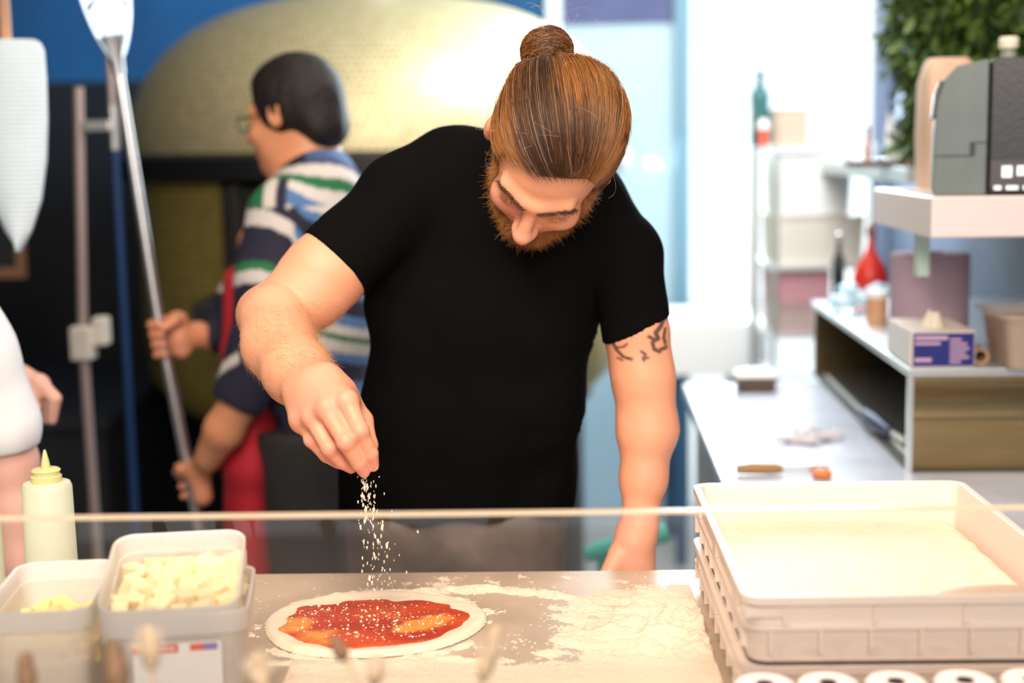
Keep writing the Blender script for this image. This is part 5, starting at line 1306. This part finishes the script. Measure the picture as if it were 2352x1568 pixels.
def mhand(nm, elbow, wrist, c):
    S_ = b2; S_.u(cone(elbow, wrist, .034, .026), .015); 
    fist(S_, c, shd, wrist-c)
    S_.u(cone(wrist, c+(wrist-c)/np.linalg.norm(wrist-c)*.035, .026, .024), .015)
mhand('l', mp(515, 985, -.18), mp(480, 1050, -.12), c1_)
b2.chain([mp(712, 440, .04), SR, ER_], [.05, .048, .04], .04, .02)
mhand('r', ER_, mp(455, 768, .0), c2_)
V, Q = b2.mesh(mo+[-.45, -.45, .6], mo+[.35, .4, 1.85], .0042)
N2_ = vnormals(V, Q); L2_ = (V-HC2)@HB2
cols = np.tile([[.72, .30, .15]], (len(V), 1)); cols *= 1+.05*noise3(V, 50, 3)[:, None]
rd = np.clip(.6*blob(L2_, np.array([0, .11, -.04]), .02)+.5*blob(V, c1_, .06)+.5*blob(V, c2_, .06)+.5*blob(L2_, np.array([-.08, -.01, 0]), .03), 0, 1)[:, None]
cols = cols*(1-rd)+np.array([[.72, .30, .24]])*rd
obj('body', V-mo, Q, m_skin, man, True, cols=cols)
# hair
S_ = SDF(); S_.u(local(ell((0, -.020, .036), (.088, .110, .098)), HC2, HB2), 0); S_.u(local(ell((0, -.085, -.030), (.066, .042, .050)), HC2, HB2), .03)
S_.inter(local(lambda P: .95*P[:, 1]-.30*P[:, 2]-.034, HC2, HB2), .006); S_.inter(local(lambda P: -(P[:, 2]+.082), HC2, HB2), .006)
for s_ in (-1, 1): S_.sub(local(ell((s_*.095, .012, -.030), (.03, .032, .042)), HC2, HB2), .006)
V, Q = S_.mesh(HC2-.17, HC2+.17, .004, post=lambda P, D: D+.0018*noise3(P*np.array([1, 1, .6]), 90, 5)); obj('hair', V-mo, Q, mat('dark_brown_hair', (.011, .006, .005), .5, bump=.5, bscale=120, spec=.35), man, True)
# glasses
gl = MB(); hp2 = lambda x, y, z: HC2+HB2@np.array([x, y, z])-mo
for s_ in (-1, 1):
    ring = [hp2(s_*.033+.023*math.cos(a), .1035-.004*abs(math.cos(a)), -.003+.018*math.sin(a)) for a in np.linspace(0, 2*PI, 25)]
    gl.tube(ring, .0016, 6); gl.tube([hp2(s_*.056, .100, .004), hp2(s_*.074, .085, .004), hp2(s_*.084, -.01, .006)], .0016, 6)
gl.tube([hp2(-.010, .104, .0), hp2(.010, .104, .0)], .0016, 6)
go = gl.build('glasses_frame', mat('dark_spectacle_frame', (.03, .045, .03), .3, metal=.4), man, True)
# shirt
s2 = SDF(); D_ = (1, 1, 1)
s2.u(ell(mp(728, 520, 0), (.120, .17, .14)), .04)
s2.chain([mp(722, 540), mp(730, 720), mp(722, 900), mp(712, 960)], [.125, .128, .122, .124], .04, .04, (1, 1.2, 1))
s2.u(cone(mp(735, 430, -.06), mp(735, 430, .07), .075, .075), .05); s2.u(cone(mp(722, 395), mp(730, 430), .072, .080), .03)
s2.chain([mp(650, 500, -.13), mp(622, 640, -.18), mp(600, 800, -.20), mp(556, 905, -.20)], [.078, .072, .062, .056], .04, .02)
s2.u(cone(mp(640, 520, .10), mp(560, 700, .12), .07, .058), .04); s2.chain([mp(560, 700, .12), mp(545, 775, .09), mp(482, 766, .02)], [.058, .052, .040], .02, .02)
s2.sub(cone(mp(700, 350), mp(714, 392), .062, .060), .006)
s2.sub(lambda P: np.maximum(-((P-mp(543, 925, -.20))@(np.array([-.5, 0, -.86]))), np.linalg.norm(P-mp(515, 985, -.18), axis=1)-.12), .002)
s2.sub(lambda P: np.maximum((P[:, 0]-mp(478, 766)[0]), np.linalg.norm(P-mp(440, 766), axis=1)-.09), .002)
s2.inter(plane((0, 0, mp(700, 985)[2]), (0, 0, -1)), .004)
V, Q = s2.mesh(mo+[-.45, -.45, .7], mo+[.35, .4, 1.75], .0055, post=lambda P, D: D+.004*noise3(P*np.array([1, 1, .7]), 22, 14, 3))
# stripes: woven colour of the cloth, following the sleeve and the body
def pxof(P):
    d = P-CAM; z = d@fwd; return 1176+F*(d@RTV)/z, 784-F*(d@UPV)/z
navy = np.array([.012, .011, .030]); wht = np.array([.62, .56, .52]); grn = np.array([.012, .14, .055]); blu = np.array([.08, .17, .36])
cs = np.tile(navy, (len(V), 1))
arm0 = mp(650, 500, -.13)
hgt = (V[:, 2]-mo[2])
def zof(py): return mp(620, py, -.18)[2]
xrel = V[:, 0]-mp(620, 600)[0]
curve = .9*np.minimum(np.abs(V[:, 0]-mp(630, 600)[0]), .1)**2*6
zz = V[:, 2]+curve
def band(a, b): return (zz < zof(a)) & (zz > zof(b))
yoke = V[:, 2] > zof(478)
cs[yoke] = blu*.9
# yoke stripes run over the shoulder, parallel to the collar
sdist = np.linalg.norm((V-mp(735, 330))*np.array([1, .9, 1]), axis=1)/PXM(YM)
cs[yoke & (sdist > 95) & (sdist < 122)] = np.array([.05, .07, .15])
cs[yoke & (sdist < 122) & (V[:, 0] < mp(722, 500)[0])] = navy*.8
for a, b, c in ((122, 150, wht), (150, 172, grn), (172, 200, wht), (200, 232, blu), (232, 262, wht)): cs[yoke & (sdist > a) & (sdist < b)] = c
ang_ = np.arctan2(V[:, 2]-mp(700, 520)[2], -(V[:, 0]-mp(700, 520)[0]))
fr_ = yoke & (V[:, 0] < mp(690, 480)[0]) & (V[:, 2] < zof(410))
xx = pxof(V)[0]
xm = (V[:, 0]-mp(600, 480)[0])/PXM(YM)+600
for a, b, c in ((555, 598, wht), (598, 640, grn), (640, 668, wht), (668, 720, navy)): cs[fr_ & (xm > a) & (xm < b)] = c
front = V[:, 0] < mp(715, 700)[0]
cs[band(478, 515) & front] = wht
cs[band(592, 612) & front] = grn; cs[band(612, 640) & front] = wht
cs[band(788, 812) & (V[:, 0] < mp(600, 800)[0])] = wht
bk = (~front) & (V[:, 2] < zof(478))
w_ = (zz+.35*(V[:, 0]-mo[0]))/PXM(YM); ph_ = np.mod(w_, 150)
for a, b, c in ((0, 40, navy), (40, 62, blu), (62, 90, wht), (90, 104, grn), (104, 126, wht), (126, 150, blu)): cs[bk & (ph_ >= a) & (ph_ < b)] = c*1.0
obj('striped_shirt', V-mo, Q, mat('rugby_cotton', (.1, .1, .1), .85, attr=True, bump=.1, bscale=200), man, True, cols=cs)
# apron: red bib strap and skirt in front
S_ = SDF(); a0 = mp(565, 905, -.02); a1 = mp(572, 1330, -.04)
S_.chain([mp(612, 900, -.02), mp(592, 1050, -.02), mp(590, 1330, -.02)], [.052, .066, .070], .02, .02, (1, 2.3, 1)); S_.u(cone(mp(548, 640, .0), mp(548, 800, .0), .028, .030, (1, 3.0, 1)), .01); S_.u(cone(mp(548, 800, 0), mp(600, 920, -.02), .030, .05, (1, 2.6, 1)), .02)
S_.inter(plane((0, 0, .55), (0, 0, -1)), .003)
V, Q = S_.mesh(mo+[-.4, -.35, .5], mo+[.2, .35, 1.5], .0055, post=lambda P, D: D+.003*noise3(P*np.array([1, 1, .2]), 40, 14, 2)); obj('red_apron', V-mo, Q, mat('crimson_cotton', (.42, .008, .022), .8, bump=.1, bscale=150), man, True)
# trousers
S_ = SDF()
for dy in (-.085, .085): S_.u(cone(mp(705, 1010, dy), np.array([mo[0]+.0, YM+dy, .5]), .112, .08), .04); S_.u(cone(np.array([mo[0], YM+dy, .5]), np.array([mo[0]+.03, YM+dy, .1]), .075, .062), .03)
S_.inter(plane((0, 0, .06), (0, 0, -1)), .003); S_.inter(plane((0, 0, mp(700, 965)[2]), (0, 0, 1)), .003)
V, Q = S_.mesh(mo+[-.3, -.3, .03], mo+[.3, .3, 1.25], .007, post=lambda P, D: D+.005*noise3(P*np.array([1, 1, .4]), 26, 8, 3)); obj('trousers', V-mo, Q, mat('charcoal_twill', (.022, .020, .019), .85, bump=.2), man, True)
for dy in (-.085, .085):
    S_ = SDF(); a0 = np.array([mo[0]+.03, YM+dy, 0]); S_.u(cone(a0+[.03, 0, .045], a0+[-.15, 0, .035], .045, .038), .02); S_.u(cone(a0+[0, 0, .05], a0+[0, 0, .09], .045, .045), .02); S_.inter(plane((0, 0, .002), (0, 0, -1)), .002)
    V, Q = S_.mesh(a0+[-.22, -.08, -.02], a0+[.12, .08, .16], .007); obj('shoe', V-mo, Q, m_blk, man, True)

# ================================================================== PERSON AT THE LEFT EDGE
YL = 2.32
lp = lambda x, y, dy=0: np.array(W(x, y, YL+dy))
ps = thing('person', (lp(-330, 900)[0], YL, 0), 'person in white T-shirt mostly cut off by the left picture edge', 'person'); po = np.array(ps.location)
b3 = SDF(); HB3 = head_basis(math.radians(25), 0, heading=math.radians(75)); HC3 = lp(-300, 260)
head_sdf(b3, HC3, HB3, neck_to=lp(-330, 450))
b3.chain([lp(-330, 450), lp(-330, 700), lp(-340, 1100)], [.08, .12, .12], .04, .04)
b3.chain([lp(-250, 540, -.17), lp(-30, 930, -.13), lp(20, 1060, -.12), lp(38, 1170, -.12), lp(45, 1290, -.14)], [.05, .050, .043, .041, .030], .04, .02)
wl = lp(45, 1290, -.14)
b3.u(cone(wl, lp(50, 1370, -.15), .026, .026), .02)
for i in range(4): b3.u(cone(lp(28+18*i, 1380, -.15), lp(28+18*i, 1450, -.15), .0105, .0085), .006)
b3.u(cone(lp(28, 1320, -.15), lp(12, 1390, -.16), .014, .011), .01)
# far arm with relaxed hand in front of the body
b3.chain([lp(-230, 540, .17), lp(-110, 800, .18), lp(20, 868, .16), lp(48, 875, .16)], [.05, .042, .030, .024], .04, .02)
b3.u(cone(lp(48, 878, .16), lp(88, 885, .15), .024, .022), .015); b3.u(cone(lp(50, 890, .16), lp(82, 905, .15), .022, .019), .015)
for (q0, q1_, q2_, rr) in (((88, 876, .14), (126, 915, .14), (120, 965, .145), .0120), ((84, 888, .155), (113, 925, .155), (108, 965, .16), .0112), ((78, 898, .17), (98, 930, .17), (95, 958, .175), .0105), ((72, 905, .185), (86, 930, .185), (82, 950, .19), .009)):
    b3.u(cone(lp(*q0), lp(*q1_), rr*1.1, rr), .006); b3.u(cone(lp(*q1_), lp(*q2_), rr, rr*.75), .002)
b3.u(cone(lp(62, 905, .13), lp(84, 935, .12), .0125, .009), .01)
V, Q = b3.mesh(po+[-.3, -.35, .65], po+[.45, .4, 1.95], .0042)
obj('body', V-po, Q, m_skin, ps, True, cols=np.tile([[.74, .42, .34]], (len(V), 1))*(1+.05*noise3(V, 50, 3)[:, None]))
S_ = SDF(); S_.chain([lp(-330, 520), lp(-310, 760), lp(-330, 1150)], [.14, .15, .15], .04, .04, (1, 1.15, 1))
S_.u(cone(lp(-300, 500, -.12), lp(-300, 500, .12), .09, .09), .05)
S_.chain([lp(-260, 540, -.17), lp(-95, 830, -.14), lp(-22, 975, -.125)], [.085, .088, .078], .04, .02); S_.chain([lp(-250, 540, .17), lp(-160, 720, .18)], [.08, .07], .03, .02)
dn = (lp(-22, 975, -.125)-lp(-95, 830, -.14)); dn[0] *= .35; dn /= np.linalg.norm(dn)
S_.sub(lambda P: np.maximum(-((P-lp(5, 1030, -.125))@dn), np.linalg.norm(P-lp(20, 1110, -.12), axis=1)-.15), .002)
S_.sub(cone(lp(-330, 330), lp(-330, 420), .075, .07), .006); S_.inter(plane((0, 0, .9), (0, 0, -1)), .004)
V, Q = S_.mesh(po+[-.3, -.4, .85], po+[.45, .4, 1.75], .0055, post=lambda P, D: D+.006*noise3(P*np.array([1, 1, .5]), 26, 31, 3)); obj('white_t_shirt', V-po, Q, mat('white_cotton', (.82, .82, .85), .85, bump=.1, bscale=200), ps, True)
S_ = SDF()
for dy in (-.09, .09): S_.u(cone(lp(-335, 1130, dy), np.array([po[0], YL+dy, .5]), .12, .08), .04); S_.u(cone(np.array([po[0], YL+dy, .5]), np.array([po[0], YL+dy, .1]), .075, .062), .03)
S_.inter(plane((0, 0, .06), (0, 0, -1)), .003); V, Q = S_.mesh(po+[-.3, -.3, .03], po+[.3, .3, 1.2], .009); obj('trousers', V-po, Q, bpy.data.materials['charcoal_twill'], ps, True)
for dy in (-.09, .09):
    S_ = SDF(); a0 = np.array([po[0], YL+dy, 0]); S_.u(cone(a0+[-.03, 0, .045], a0+[.15, 0, .035], .045, .038), .02); S_.u(cone(a0+[0, 0, .05], a0+[0, 0, .09], .045, .045), .02); S_.inter(plane((0, 0, .002), (0, 0, -1)), .002)
    V, Q = S_.mesh(a0+[-.12, -.08, -.02], a0+[.22, .08, .16], .008); obj('shoe', V-po, Q, m_blk, ps, True)
S_ = SDF(); S_.u(local(ell((0, -.020, .036), (.086, .108, .097)), HC3, HB3), 0); S_.inter(local(lambda P: .95*P[:, 1]-.30*P[:, 2]-.034, HC3, HB3), .006); S_.inter(local(lambda P: -(P[:, 2]+.05), HC3, HB3), .006)
V, Q = S_.mesh(HC3-.17, HC3+.17, .005); obj('hair', V-po, Q, bpy.data.materials['dark_brown_hair'], ps, True)
